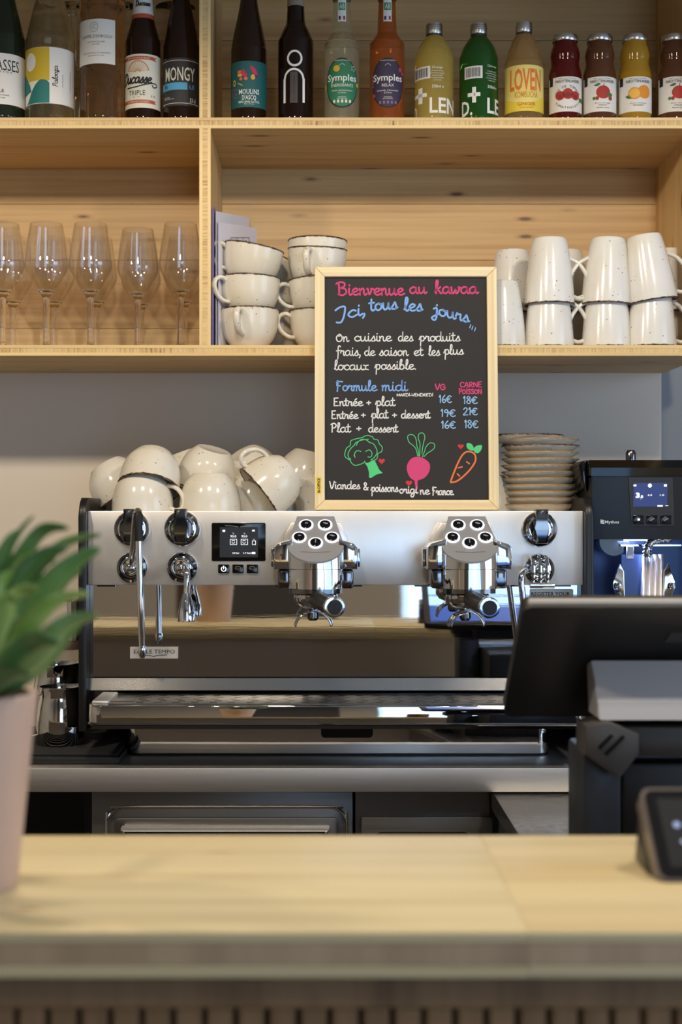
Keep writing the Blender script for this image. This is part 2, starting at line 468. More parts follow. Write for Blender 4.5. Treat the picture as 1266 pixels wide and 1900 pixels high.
M_mirror = steel('polished_steel', (0.66, 0.64, 0.62, 1), 0.016, (1, 20, 20), 0.012)
M_chrome = pmat('chrome', (0.80, 0.80, 0.80, 1), 0.06, 1.0)
M_dkchrome = pmat('dark_chrome', (0.22, 0.22, 0.23, 1), 0.12, 1.0)
M_black = pmat('black_plastic', rgb(20, 19, 19), 0.38)
M_blackg = pmat('black_gloss', rgb(12, 12, 13), 0.12)
M_rubber = pmat('black_rubber', rgb(16, 16, 17), 0.55)
M_graypl = pmat('grey_satin', rgb(150, 148, 146), 0.38, 0.35)
M_cab = steel('dark_cabinet_steel', (0.26, 0.25, 0.24, 1), 0.38, (1, 60, 60), 0.06)
M_wht = pmat('print_white', rgb(236, 234, 228), 0.6)
M_ink = pmat('print_black', rgb(24, 22, 22), 0.6)

# three-ply edge of the shelf boards: pale outer plies, end grain in the core
def edge_ply(name, axis):
    m = pmat(name, PINE_L, 0.55); n = NT(m)
    tc = n.n('ShaderNodeTexCoord')
    sc = (300, 1, 22) if axis == 'x' else (22, 1, 300)
    mp = n.n('ShaderNodeMapping'); mp.inputs['Scale'].default_value = sc; mp.inputs['Rotation'].default_value = (0, 0.1, 0)
    n.l(tc.outputs['Object'], mp.inputs['Vector'])
    no = n.n('ShaderNodeTexNoise'); no.inputs['Scale'].default_value = 1.0; no.inputs['Detail'].default_value = 2; n.l(mp.outputs[0], no.inputs['Vector'])
    mp2 = n.n('ShaderNodeMapping'); mp2.inputs['Scale'].default_value = (9, 1, 9); n.l(tc.outputs['Object'], mp2.inputs['Vector'])
    n2 = n.n('ShaderNodeTexNoise'); n2.inputs['Scale'].default_value = 1.0; n.l(mp2.outputs[0], n2.inputs['Vector'])
    mul = n.n('ShaderNodeMath', operation='MULTIPLY'); n.l(no.outputs['Fac'], mul.inputs[0]); n.l(n2.outputs['Fac'], mul.inputs[1])
    grain = n.ramp(mul.outputs[0], [(0.2, rgb(220, 190, 132)), (0.36, rgb(188, 152, 98)), (0.45, rgb(120, 88, 52))])
    n.l(grain, n.b.inputs['Base Color'])
    return m
M_plyx = edge_ply('ply_core_x', 'x'); M_plyz = edge_ply('ply_core_z', 'z')
M_plyout = wood('ply_face', rgb(232, 202, 142), rgb(214, 180, 120), axis='x', knots=0.02)
M_plyoutz = wood('ply_face_z', rgb(232, 202, 142), rgb(214, 180, 120), axis='z', knots=0.02)

# ------------------------------------------------------------------ the room
DW = 2.685                                   # distance of the back wall
RX0, RX1, RY0, RZ1 = -2.9, 2.7, -4.0, 2.9
struct('floor', m_box(RX0, RX1, RY0, DW, -0.05, 0), M_floor)
struct('ceiling', m_box(RX0, RX1, RY0, DW, RZ1, RZ1 + 0.05), M_ceil)
struct('wall_back', m_box(RX0, RX1, DW, DW + 0.1, 0, RZ1), M_grey)
struct('wall_left', m_box(RX0 - 0.1, RX0, RY0, DW, 0, RZ1), M_beige)
for y0_, y1_, z0_, z1_ in ((RY0, -0.3, 0, RZ1), (1.4, DW, 0, RZ1), (-0.3, 1.4, 0, 0.85), (-0.3, 1.4, 2.35, RZ1)):
    struct('wall_right', m_box(RX1, RX1 + 0.1, y0_, y1_, z0_, z1_), M_white)
# street wall: beige, brown and dark stretches with two window openings
def wallpiece(n, x0, x1, z0, z1, mat): return struct(n, m_box(x0, x1, RY0 - 0.12, RY0, z0, z1), mat)
wallpiece('wall_street', RX0, -2.3, 0, RZ1, M_beige)
wallpiece('wall_street', -2.3, -1.5, 0, RZ1, M_beige)
wallpiece('wall_street', -1.5, -0.85, 0, RZ1, M_beige)
wallpiece('wall_street', -0.85, -0.72, 0, RZ1, M_brown)
wallpiece('wall_street', -0.72, 0.12, 0, RZ1, M_dark)
wallpiece('wall_street', 0.12, 0.5, 0, RZ1, M_beige)
wallpiece('wall_street', 0.5, 2.2, 0, 0.2, M_dark)
wallpiece('wall_street', 0.5, 2.2, 2.4, RZ1, M_beige)
wallpiece('wall_street', 2.2, RX1, 0, RZ1, M_beige)
def winframe(n, x0, x1, z0, z1):
    y0, y1, t = RY0 - 0.09, RY0 - 0.04, 0.05
    xm = (x0 + x1) / 2
    m = join(m_box(x0, x1, y0, y1, z0, z0 + t), m_box(x0, x1, y0, y1, z1 - t, z1), m_box(x0, x0 + t, y0, y1, z0 + t, z1 - t),
             m_box(x1 - t, x1, y0, y1, z0 + t, z1 - t), m_box(xm - t / 2, xm + t / 2, y0, y1, z0 + t, z1 - t))
    return struct(n, m, M_dark)
winframe('window_1', 0.5, 2.2, 0.2, 2.4)
wf = [m_box(RX1 + 0.03, RX1 + 0.08, a, b, c, d) for a, b, c, d in ((-0.3, 1.4, 0.85, 0.9), (-0.3, 1.4, 2.3, 2.35), (-0.3, -0.25, 0.9, 2.3), (1.35, 1.4, 0.9, 2.3), (0.525, 0.575, 0.9, 2.3))]
struct('window_2', join(*wf), M_dark)
# white splash panel fixed on the wall below the shelves
px1 = X(1228, 2.675)
o = struct('wall_panel', m_rbox(-2.2, px1, 2.675, DW - 0.0005, 0.85, 1.70, 0.002), M_white)

# ------------------------------------------------------------------ wall shelf
DF, DB, TH = 2.375, 2.660, 0.018             # front edge, back planks, board thickness
ZU = Z(218, DF)                              # top of the upper board
ZL = Z(640, DF)                              # top of the lower board
XS0, XS1 = -1.35, X(1215.5, DB) + 0.002
SH_X1 = XS1 + TH
shelf = thing('wall_shelf', 'pale pine shelf unit on the back wall holding bottles, glasses and mugs', 'shelf', (0, DF, ZL - TH))
def board_x(name, x0, x1, z1, yb=DB):
    b = part(name, m_box(x0, x1, DF + 0.004, yb, z1 - TH, z1), M_pine, shelf, sm=False)
    t = 0.0052
    part('edge_ply', m_box(x0, x1, DF, DF + 0.0042, z1 - t, z1), M_plyout, b, sm=False)
    part('edge_ply', m_box(x0, x1, DF + 0.0006, DF + 0.0042, z1 - TH + t, z1 - t), M_plyx, b, sm=False)
    part('edge_ply', m_box(x0, x1, DF, DF + 0.0042, z1 - TH, z1 - TH + t), M_plyout, b, sm=False)
    return b
def board_z(name, x0, x1, z0, z1, yb=DB):
    b = part(name, m_box(x0, x1, DF + 0.004, yb, z0, z1), M_pine_z, shelf, sm=False)
    t = 0.0052
    part('edge_ply', m_box(x0, x0 + t, DF, DF + 0.0042, z0, z1), M_plyoutz, b, sm=False)
    part('edge_ply', m_box(x0 + t, x1 - t, DF + 0.0006, DF + 0.0042, z0, z1), M_plyz, b, sm=False)
    part('edge_ply', m_box(x1 - t, x1, DF, DF + 0.0042, z0, z1), M_plyoutz, b, sm=False)
    return b
ZT = ZU + 0.42
board_x('shelf_board', XS0, SH_X1, ZL)
board_x('shelf_board', XS0, XS1, ZU)
board_x('shelf_board', XS0, SH_X1, ZT)
xd0, xd1 = X(370, DF), X(391, DF)
board_z('upright', xd0, xd1, ZL, ZU - TH)
board_z('upright', xd0, xd1, ZU, ZT - TH)
board_z('upright', XS0 - TH, XS0, ZL, ZT)
board_z('upright', XS1, SH_X1, ZL, ZT - TH)
# back planks
zz = ZL - TH; k = 0
hs = [0.082, 0.128, 0.105, 0.098, 0.118, 0.09, 0.125, 0.1, 0.11, 0.12]
tones = [wood('pine_plank_%d' % i, rgb(216 - 6 * i, 180 - 7 * i, 124 - 6 * i), rgb(196 - 6 * i, 154 - 7 * i, 96 - 6 * i), axis='x', knots=0.06) for i in range(3)]
while zz < ZT - 0.001:
    z1 = min(zz + hs[k % len(hs)], ZT)
    dy = (0.0, 0.0006, 0.0003)[k % 3]
    part('back_plank', m_rbox(XS0, SH_X1, DB + dy, 2.675 - 0.0006, zz + 0.0003, z1 - 0.0003, 0.0006, 1), tones[(k * 2) % 3], shelf, sm=False)
    zz = z1; k += 1

# ------------------------------------------------------------------ bar in the foreground
BZ, BY0, BY1, BT = 1.03, 0.9135, 1.1876, 0.0294
bar = thing('bar_counter', 'long blond pine bar counter with slatted front in the foreground', 'counter', (0, 1.05, 0))
xj = X(938, 1.03)
M_bcore = wood('bar_core_ply', rgb(196, 170, 138), rgb(172, 146, 116), axis='z', knots=0.0, grain=0.4)
for xa, xb in ((-1.6, xj), (xj, 1.6)):
    tb = part('top_board', m_rbox(xa, xb, BY0 + 0.0035, BY1, BZ - BT, BZ, 0.0008), M_bar, bar, sm=True)
    for z0_, z1_, mt_, dy_ in ((0.0, 0.0078, M_bar, 0), (0.0079, 0.0226, M_bcore, 0.0008), (0.0227, BT, M_bar, 0)):
        part('edge_ply', m_rbox(xa, xb, BY0 + dy_, BY0 + 0.0036, BZ - BT + z0_, BZ - BT + z1_, 0.0006, 1), mt_, tb, sm=True)
BF = 0.94
zr = Z(1870, BF)
part('front_rail', m_box(-1.58, 1.58, BF, BF + 0.02, zr, BZ - BT), M_slat, bar, sm=False)
part('front_panel', m_box(-1.58, 1.58, BF + 0.022, BF + 0.034, 0.0, zr), pmat('dark_backing', rgb(40, 30, 24), 0.8), bar, sm=False)
part('inner_panel', m_box(-1.58, 1.58, BY1 - 0.04, BY1 - 0.02, 0.0, BZ - BT), pmat('inner_laminate', rgb(196, 186, 174), 0.6), bar, sm=False)
sl = mesh_of('slat', m_rbox(0, 0.0170, 0, 0.02, 0, zr - 0.0005, 0.0015, 1), M_slat, False)
pitch = S(58.3, BF); x = X(34, BF) - 34 * pitch; w = origin_of(bar)
for i in range(78):
    s = put('slat', sl, bar, (x + i * pitch - w.x, BF + 0.001 - w.y, -w.z))

# ------------------------------------------------------------------ steel worktop and cabinets behind the bar
CZ, CF = 0.912, 2.155
wt = put('steel_worktop', mesh_of('steel_worktop', m_rbox(-1.6, 1.6, CF, 2.674, Z(1470, CF), CZ, 0.0012), M_steel))
wt['label'] = 'brushed steel worktop under the espresso machine'; wt['category'] = 'worktop'; centre(wt)
# lower steel return running towards the bar at the right
RZ = Z(1471, CF)
rx0 = X(915, CF)
rt = thing('steel_side_counter', 'lower shiny steel side counter reaching from the worktop to the bar', 'counter', (0.6, 1.8, 0))
M_rsteel = steel('worn_steel', (0.55, 0.54, 0.52, 1), 0.2, (12, 12, 12), 0.1)
part('top', m_rbox(rx0, 1.5, BY1 + 0.02, CF + 0.02, RZ - 0.03, RZ - 0.0008, 0.003), M_rsteel, rt)
part('side_panel', m_box(rx0 + 0.01, rx0 + 0.03, BY1 + 0.03, CF + 0.01, 0.0, RZ - 0.03), M_cab, rt, sm=False)
part('side_panel', m_box(1.47, 1.49, BY1 + 0.03, CF + 0.01, 0.0, RZ - 0.03), M_cab, rt, sm=False)

KF = 2.195                                   # cabinet fronts
ct = Z(1472, CF) - 0.001
fr = thing('fridge_cabinet', 'dark steel undercounter drawer with rounded frame and chrome bar handle', 'cabinet', (X(410, KF), KF + 0.2, 0))
part('body', m_box(X(170, KF), X(655, KF), KF + 0.012, 2.66, 0.08, ct), M_cab, fr, sm=False)
part('front', m_rbox(X(170, KF), X(655, KF), KF, KF + 0.012, 0.1, ct - 0.001, 0.002), M_cab, fr)
part('plinth', m_box(X(172, KF), X(650, KF), KF + 0.05, 2.6, 0, 0.08), M_black, fr, sm=False)
fx0, fx1, fz1 = X(197, KF), X(646, KF), Z(1494, KF)
fp = part('drawer', m_prism(rrect(fx0, fx1, fz1 - 0.34, fz1, 0.028, 6), 'y', KF - 0.004, KF + 0.001, 0.003), M_cab, fr)
ol = smooth(rrect(fx0 + 0.002, fx1 - 0.002, fz1 - 0.338, fz1 - 0.002, 0.028, 6), 2, True)
part('frame_bead', m_tube([(a, KF - 0.005, b) for a, b in ol] + [(ol[0][0], KF - 0.005, ol[0][1])], 0.0022, 6), M_chrome, fp)
gx0, gx1, gz1 = X(213, KF), X(628, KF), Z(1515, KF)
part('inner_panel', m_prism(rrect(gx0, gx1, gz1 - 0.3, gz1, 0.008, 3), 'y', KF - 0.009, KF - 0.003, 0.002), M_cab, fp)
# flared bar handle
hx0, hx1, hz = X(230, KF), X(611, KF), Z(1528, KF)
hv = [(hx0, hz), (hx1, hz), (hx1 - 0.001, hz - 0.006), (hx1 - 0.018, hz - 0.018), (hx1 - 0.03, hz - 0.020), (hx0 + 0.03, hz - 0.020), (hx0 + 0.018, hz - 0.018), (hx0 + 0.001, hz - 0.006)]
part('handle', m_prism(hv, 'y', KF - 0.044, KF - 0.008, 0.006), M_panel, fp)
dr = thing('drawer_cabinet', 'plain black-steel drawer front beside the fridge drawer', 'cabinet', (X(790, KF), KF + 0.2, 0))
part('body', m_box(X(660, KF), rx0 + 0.0, KF + 0.006, 2.66, 0.08, ct), M_cab, dr, sm=False)
part('plinth', m_box(X(662, KF), rx0 - 0.002, KF + 0.05, 2.6, 0, 0.08), M_black, dr, sm=False)
dd = part('drawer', m_rbox(X(670, KF), X(914, KF), KF - 0.008, KF + 0.006, ct - 0.3, Z(1514, KF), 0.0022), M_cab, dr)
part('recessed_grip', m_prism(rrect(X(700, KF), X(868, KF), Z(1600, KF), Z(1541, KF), 0.006, 3), 'y', KF - 0.0095, KF - 0.0075), M_blackg, dd)
gp = thing('dark_niche_cabinet', 'black open niche under the worktop left of the fridge drawer', 'cabinet', (X(60, KF), KF + 0.2, 0))
part('back', m_box(-1.5, X(168, KF), KF + 0.25, KF + 0.262, 0.08, ct), M_black, gp, sm=False)
part('floor_board', m_box(-1.5, X(168, KF), KF + 0.02, KF + 0.25, 0.08, 0.1), M_black, gp, sm=False)
part('side', m_box(X(168, KF) - 0.012, X(168, KF), KF + 0.01, KF + 0.25, 0.1, ct), M_black, gp, sm=False)
part('plinth', m_box(-1.5, X(168, KF), KF + 0.05, KF + 0.25, 0, 0.08), M_black, gp, sm=False)
# ------------------------------------------------------------------ espresso machine
D0 = 2.25
mx0, mx1 = X(163, D0), X(1083, D0)
MT, MB = Z(948, D0), Z(1086, D0)
em = thing('espresso_machine', 'two-group chrome and steel espresso machine on the worktop', 'coffee machine', (0.03, 2.4, CZ))
part('upper_body', m_box(mx0, mx1, D0 + 0.007, 2.655, MB + 0.002, MT - 0.012), M_dkchrome, em, sm=False)
part('cup_tray', m_box(mx0, mx1, D0 + 0.007, 2.655, MT - 0.012, MT - 0.006), M_steel, em, sm=False)
fpn = part('front_panel', m_rbox(mx0, mx1, D0, D0 + 0.007, MB, MT, 0.0016), M_panel, em)
M_seam = M_blackg
for a, b in ((180, 214), (512, 560), (600, 672), (770, 812), (905, 935), (948, 970), (1030, 1060)):
    part('seam_clip', m_box(X(a, D0), X(b, D0), D0 + 0.0005, D0 + 0.006, MB - 0.0022, MB), M_seam, em, sm=False)
# side panels
def side_prof(y0, y1, z0, z1, r):
    p = [(y1, z0), (y1, z1)]
    for i in range(7):
        t = math.radians(90 + 90 * i / 6); p.append((y0 + r + r * math.cos(t), z1 - r + r * math.sin(t)))
    p += [(y0, z0)]
    return p
sp = side_prof(2.235, 2.655, 0.955, Z(924, 2.30), 0.03)
part('side_panel', m_prism(sp, 'x', mx0 - 0.0125, mx0 - 0.0004, 0.003), M_black, em)
part('side_panel', m_prism(sp, 'x', mx1 + 0.0004, mx1 + 0.0135, 0.003), M_black, em)
part('back_guard', m_box(mx0, mx1, 2.645, 2.655, MT - 0.006, MT + 0.02), M_black, em, sm=False)
# mirror backsplash, leaning slightly forward at the top
bz0 = Z(1256, 2.272)
bs = part('backsplash', m_prism([(2.2722, bz0), (2.280, bz0), (2.2795, MB + 0.004), (2.2722, MB + 0.004)], 'x', mx0, mx1), M_mirror, em, sm=False)
part('lower_body', m_box(mx0, mx1, 2.281, 2.655, 0.985, MB + 0.001), M_dkchrome, em, sm=False)
M_strip = steel('strip_steel', (0.6, 0.58, 0.56, 1), 0.16, (1, 20, 20), 0.04)
ls = part('lower_splash', m_prism([(2.2715, bz0 - 0.0008), (2.2655, bz0 - 0.0012), (2.2605, Z(1281, 2.26)), (2.2715, Z(1281, 2.26))], 'x', mx0, mx1), M_strip, em, sm=False)
# drip tray
TZ = 1.011
ty0, ty1 = 2.13, 2.28
tx0, tx1 = X(163, 2.14), X(1092, 2.14)
part('tray_well', m_box(tx0 + 0.004, tx1 - 0.004, ty0 + 0.02, ty1, 0.972, TZ - 0.006), M_dkchrome, em, sm=False)
outl = []
r = 0.022
for cx_, a in ((tx0 + r, 180), (tx1 - r, 270)):
    for i in range(7):
        t = math.radians(a + 90 * i / 6); outl.append((cx_ + r * math.cos(t), ty0 + r + r * math.sin(t)))
outl = [(tx0, ty1)] + outl + [(tx1, ty1)]
inn = [(tx1 - 0.008, ty1), (tx1 - 0.008, ty0 + 0.012), (tx0 + 0.008, ty0 + 0.012), (tx0 + 0.008, ty1)]
rim_poly = outl + inn
zt0 = Z(1346, ty0)
tf = m_prism(rim_poly, 'z', zt0, TZ - 0.0015, 0.0025)
part('tray_front', ([(a, b + (c - zt0) * 0.105, c) for a, b, c in tf[0]], tf[1]), M_mirror, em, ang=50)
part('tray_bead', m_tube([(a, b - 0.0005, zt0 + 0.001) for a, b in outl], 0.0022, 6), M_dkchrome, em)
M_grid = steel('tray_grid_steel', (0.30, 0.285, 0.265, 1), 0.25, (1, 40, 40), 0.08)
grid = part('drip_grid', m_box(tx0 + 0.03, tx1 - 0.03, ty0 + 0.014, 2.252, TZ - 0.006, TZ), M_grid, em, sm=False)
sl_ = []
ys = [2.158, 2.177, 2.196, 2.215, 2.234]
xx = tx0 + 0.07; i = 0
while xx < tx1 - 0.07:
    for j, yy in enumerate(ys):
        sl_.append(m_box(xx + (0.006 if j % 2 else 0), xx + 0.011 + (0.006 if j % 2 else 0), yy, yy + 0.005, TZ - 0.001, TZ + 0.0003))
    xx += 0.028; i += 1
so = part('drain_slots', join(*sl_), M_blackg, grid, sm=False); so['kind'] = 'stuff'
part('grid_handle_hole', m_box(X(190, 2.17), X(248, 2.17), 2.17, 2.195, TZ - 0.002, TZ + 0.0005), M_blackg, grid, sm=False)
for xa, xb in ((tx0 + 0.004, tx0 + 0.030), (tx1 - 0.030, tx1 - 0.004)):
    part('tray_corner', m_rbox(xa, xb, 2.15, 2.256, TZ - 0.004, TZ + 0.004, 0.003), M_steel, em)
part('gap_strip', m_box(tx0 + 0.03, tx1 - 0.03, 2.2525, 2.2602, TZ - 0.006, TZ + 0.001), M_blackg, em, sm=False)
# base below the tray
bx0, bx1 = X(236, 2.27), X(1020, 2.27)
bp = []
r = 0.02
for cx_, a in ((bx0 + r, 180), (bx1 - r, 270)):
    for i in range(6):
        t = math.radians(a + 90 * i / 5); bp.append((cx_ + r * math.cos(t), 2.262 + r + r * math.sin(t)))
bp = [(bx0, 2.64)] + bp + [(bx1, 2.64)]
part('base', m_prism(bp, 'z', CZ + 0.004, 0.972, 0.001), M_mirror, em, ang=50)
part('base_foot_strip', m_prism([(a, b + 0.003) for a, b in bp], 'z', CZ + 0.0002, CZ + 0.0038), M_blackg, em, sm=False)
part('underside', m_box(tx0 + 0.02, tx1 - 0.02, 2.17, 2.64, 0.9705, 0.9725), M_black, em, sm=False)
part('drain_recess', m_prism(rrect(X(596, 2.25), X(692, 2.25), Z(1368, 2.25), 0.9704, 0.006), 'y', 2.245, 2.2615), M_blackg, em)
def disc_y(prof, px, py, D, seg=36):
    """lathe whose axis points at the viewer; prof (r, depth towards viewer)"""
    m = m_lathe(prof, seg); M = Matrix.Translation((X(px, D), D, Z(py, D))) @ turn('X', 90)
    return xf(m, M)
# dials
for n_, (px, py) in enumerate(((245, 981), (338, 981), (1001, 982))):
    rr = S(33, D0)
    d = part('dial', disc_y([(0, 0), (rr, 0), (rr, 0.004), (rr * 0.93, 0.0065), (rr * 0.74, 0.0075), (rr * 0.72, 0.012), (rr * 0.66, 0.013), (rr * 0.6, 0.009), (0, 0.008)], px, py, D0), M_chrome, fpn)
    part('dial_ring', disc_y([(rr * 0.78, 0.0055), (rr * 0.95, 0.0045), (rr * 0.95, 0.0070), (rr * 0.80, 0.0082)], px, py, D0), M_dkchrome, d)
    lw = S(12, D0)
    lp = [(-lw, S(33, D0)), (-lw * 0.95, S(37, D0)), (lw * 0.95, S(37, D0)), (lw, S(33, D0)), (lw * 0.7, S(2, D0)), (lw * 0.95, -S(26, D0)), (-lw * 0.95, -S(26, D0)), (-lw * 0.7, S(2, D0))]
    part('lever', m_prism([(X(px, D0) + a, Z(py, D0) + b) for a, b in lp], 'y', D0 - 0.030, D0 - 0.008, 0.004), M_dkchrome if n_ != 1 else M_dkchrome, d)
# ball joints
for px, py in ((245, 1053), (338, 1053), (1001, 1056)):
    rr = S(28.5, D0)
    j = part('ball_socket', disc_y([(0, 0), (rr, 0), (rr, 0.003), (rr * 0.9, 0.006), (rr * 0.7, 0.008), (rr * 0.66, 0.012), (rr * 0.58, 0.013), (rr * 0.52, 0.010), (0, 0.009)], px, py, D0), M_chrome, fpn)
    part('socket_ring', disc_y([(rr * 0.76, 0.0055), (rr * 0.93, 0.0035), (rr * 0.94, 0.0062), (rr * 0.78, 0.0088)], px, py, D0), M_dkchrome, j)
    part('ball', disc_y([(rr * 0.44 * math.cos(a), 0.014 + rr * 0.44 * math.sin(a)) for a in [(-60 + 150 * k / 10) * PI / 180 for k in range(10)]] + [(0, 0.014 + rr * 0.44)], px, py, D0), M_chrome, j)
def W3(px, py, D): return (X(px, D), D, Z(py, D))
# left steam wand: up from the ball, over, and straight down
wp = smooth([W3(245, 1052, 2.236), W3(246, 1030, 2.215), W3(249, 985, 2.19), W3(252, 955, 2.178), W3(256, 948, 2.165), W3(258, 958, 2.157), W3(258, 1005, 2.155), W3(261, 1110, 2.155), W3(264, 1203, 2.158)], 6)
wand = part('steam_wand', m_tube(wp, 0.0052, 12), M_chrome, em)
part('grip', m_tube([W3(256, 952, 2.157), W3(257, 956, 2.1552), W3(257, 978, 2.155), W3(258, 1004, 2.155)], [0.0055, 0.0072, 0.0064, 0.0070], 14), M_rubber, wand)
part('nozzle', m_tube([W3(264, 1198, 2.158), W3(264, 1204, 2.158), W3(264.2, 1213, 2.158), W3(264.4, 1221, 2.158)], [0.0054, 0.0066, 0.0062, 0.0036], 14), M_chrome, wand)
# hot water spout
hp = smooth([W3(340, 1052, 2.236), W3(346, 1058, 2.218), W3(347, 1072, 2.212), W3(346, 1100, 2.212)], 6)
hw = part('hot_water_spout', m_tube(hp, 0.0050, 12), M_chrome, em)
part('nozzle', m_tube([W3(346, 1100, 2.212), W3(346, 1106, 2.212), W3(346, 1124, 2.212), W3(346, 1140, 2.212), W3(346, 1153, 2.212)], [0.0056, 0.0072, 0.0112, 0.0138, 0.0136], 20), M_chrome, hw)
# right steam wand with clamp
rw = smooth([W3(985, 1056, 2.236), W3(972, 1062, 2.21), W3(968, 1075, 2.20), W3(972, 1120, 2.20), W3(985, 1215, 2.20)], 6)
rwo = part('steam_wand', m_tube(rw, 0.0050, 12), M_chrome, em)
for px in (990, 1003, 1016):
    part('clamp_ring', m_tube(smooth([W3(px - 3, 1036, 2.235), W3(px - 2, 1034, 2.222), W3(px, 1050, 2.212), W3(px, 1070, 2.212), W3(px - 1, 1084, 2.218)], 5), 0.0032, 8), M_chrome, rwo)
part('clamp_bar', m_tube([W3(984, 1086, 2.214), W3(1029, 1086, 2.214)], 0.0052, 12), M_chrome, rwo)

# display and push buttons
dp = part('display', m_prism(rrect(X(393, D0), X(493, D0), Z(1041, D0), Z(970, D0), 0.002, 2), 'y', D0 - 0.002, D0 + 0.001, 0.0006), M_blackg, fpn)
scr = part('screen', m_box(X(408, D0), X(479, D0), D0 - 0.0023, D0 - 0.0019, Z(1034, D0), Z(978, D0)), emis('screen_dark', rgb(38, 42, 52), 0.35), dp, sm=False)
M_scr = emis('screen_white', (0.95, 0.97, 1, 1), 1.3)
PXM = D0 / F
def scrprint(parent, lst, D, mat, name='screen_print'):
    ms = [[(p[0], D, p[1]) for p in m[0]] for m in lst]
    return part(name, join(*[(v, m[1]) for v, m in zip(ms, lst)]), mat, parent, sm=False, fix=False)
def tp(s, px, py, hpx, D, wpx=None, bold=0.0):
    m = t_fit(s, S(wpx, D), S(hpx, D), bold) if wpx else t_text(s, S(hpx, D), 1.0, bold)
    return t_mv(m, X(px, D), Z(py, D))
def rect_px(a, b, c, d, D): return t_rect(X(a, D), X(b, D), Z(d, D), Z(c, D))
def frame_px(a, b, c, d, D, t=1.0):
    return [rect_px(a, b, c, c + t, D), rect_px(a, b, d - t, d, D), rect_px(a, a + t, c, d, D), rect_px(b - t, b, c, d, D)]
DS = D0 - 0.0026
L = [tp('93.0', 433, 995, 4, DS, 11, .02), tp('93.0', 453.5, 995, 4, DS, 11, .02), tp('°C', 433, 990, 2.6, DS), tp('°C', 453.5, 990, 2.6, DS), tp('°C', 471, 1001, 2.4, DS),
     tp('0.0 bar', 438, 1026, 2.8, DS, 13, .02), tp('1.7 bar', 459, 1026, 2.8, DS, 15, .02), rect_px(413, 418, 983, 987, DS), rect_px(467, 474, 1024, 1028, DS), rect_px(468, 473, 983, 986, DS)]
for a in (427, 447): L += frame_px(a, a + 13, 1000, 1011, DS) + [t_ring(X(a + 6, DS), Z(1005.5, DS), S(2, DS), S(3, DS), 12, 180, 360), rect_px(a + 3, a + 9, 1002.5, 1003.5, DS)]
L += frame_px(468, 475, 1003, 1011, DS)
scrprint(scr, L, DS, M_scr)
scrprint(dp, [t_stroke([(X(a, DS), Z(b, DS)) for a, b in ((418, 975), (432, 976), (441, 977.5), (444, 979), (447, 977.5), (456, 976), (468, 975))], S(1.1, DS))], D0 - 0.0023, M_graypl, 'wing_emblem')
for i, px in enumerate((415.5, 442, 468.5)):
    b = part('push_button', m_prism(rrect(X(px - 10.5, D0), X(px + 10.5, D0), Z(1063.5, D0), Z(1047, D0), 0.0016, 3), 'y', D0 - 0.004, D0 + 0.001, 0.001), M_blackg, fpn)
    if i == 0:
        scrprint(b, [t_ring(X(px, D0), Z(1055.5, D0), S(3.6, D0), S(5, D0), 20, 120, 420), t_rect(X(px - .8, D0), X(px + .8, D0), Z(1056, D0), Z(1049.5, D0))], D0 - 0.0042, emis('led_white', (0.85, 0.92, 1, 1), 2.2), 'power_icon')
    else:
        scrprint(b, frame_px(px - 5, px + 5, 1051, 1056, D0, 0.8), D0 - 0.0042, M_graypl, 'button_icon')
# name plates
DPL = 2.2705
pl = part('name_plate', m_box(X(242, DPL), X(330.5, DPL), DPL - 0.0035, DPL + 0.001, Z(1221.5, DPL), Z(1200.5, DPL)), pmat('plate_satin', rgb(205, 200, 192), 0.4, 0.3), bs, sm=False)
scrprint(pl, [tp('EAGLE TEMPO', 287, 1208.5, 7.2, DPL, 76, 0.0)] + [t_stroke([(X(a, DPL), Z(b, DPL)) for a, b in ((262, 1215), (280, 1216), (286, 1218), (290, 1216), (310, 1214.5))], S(1.2, DPL))], DPL - 0.0038, M_ink, 'lettering')
st = part('sticker', m_prism(rrect(X(984, DPL), X(1064, DPL), Z(1125, DPL), Z(1093, DPL), 0.002, 2), 'y', DPL - 0.0012, DPL + 0.0005), M_wht, bs, sm=False)
scrprint(st, [tp('REGISTER YOUR', 1022, 1102, 6.6, DPL, 72, 0.02)], DPL - 0.0015, M_ink, 'lettering')

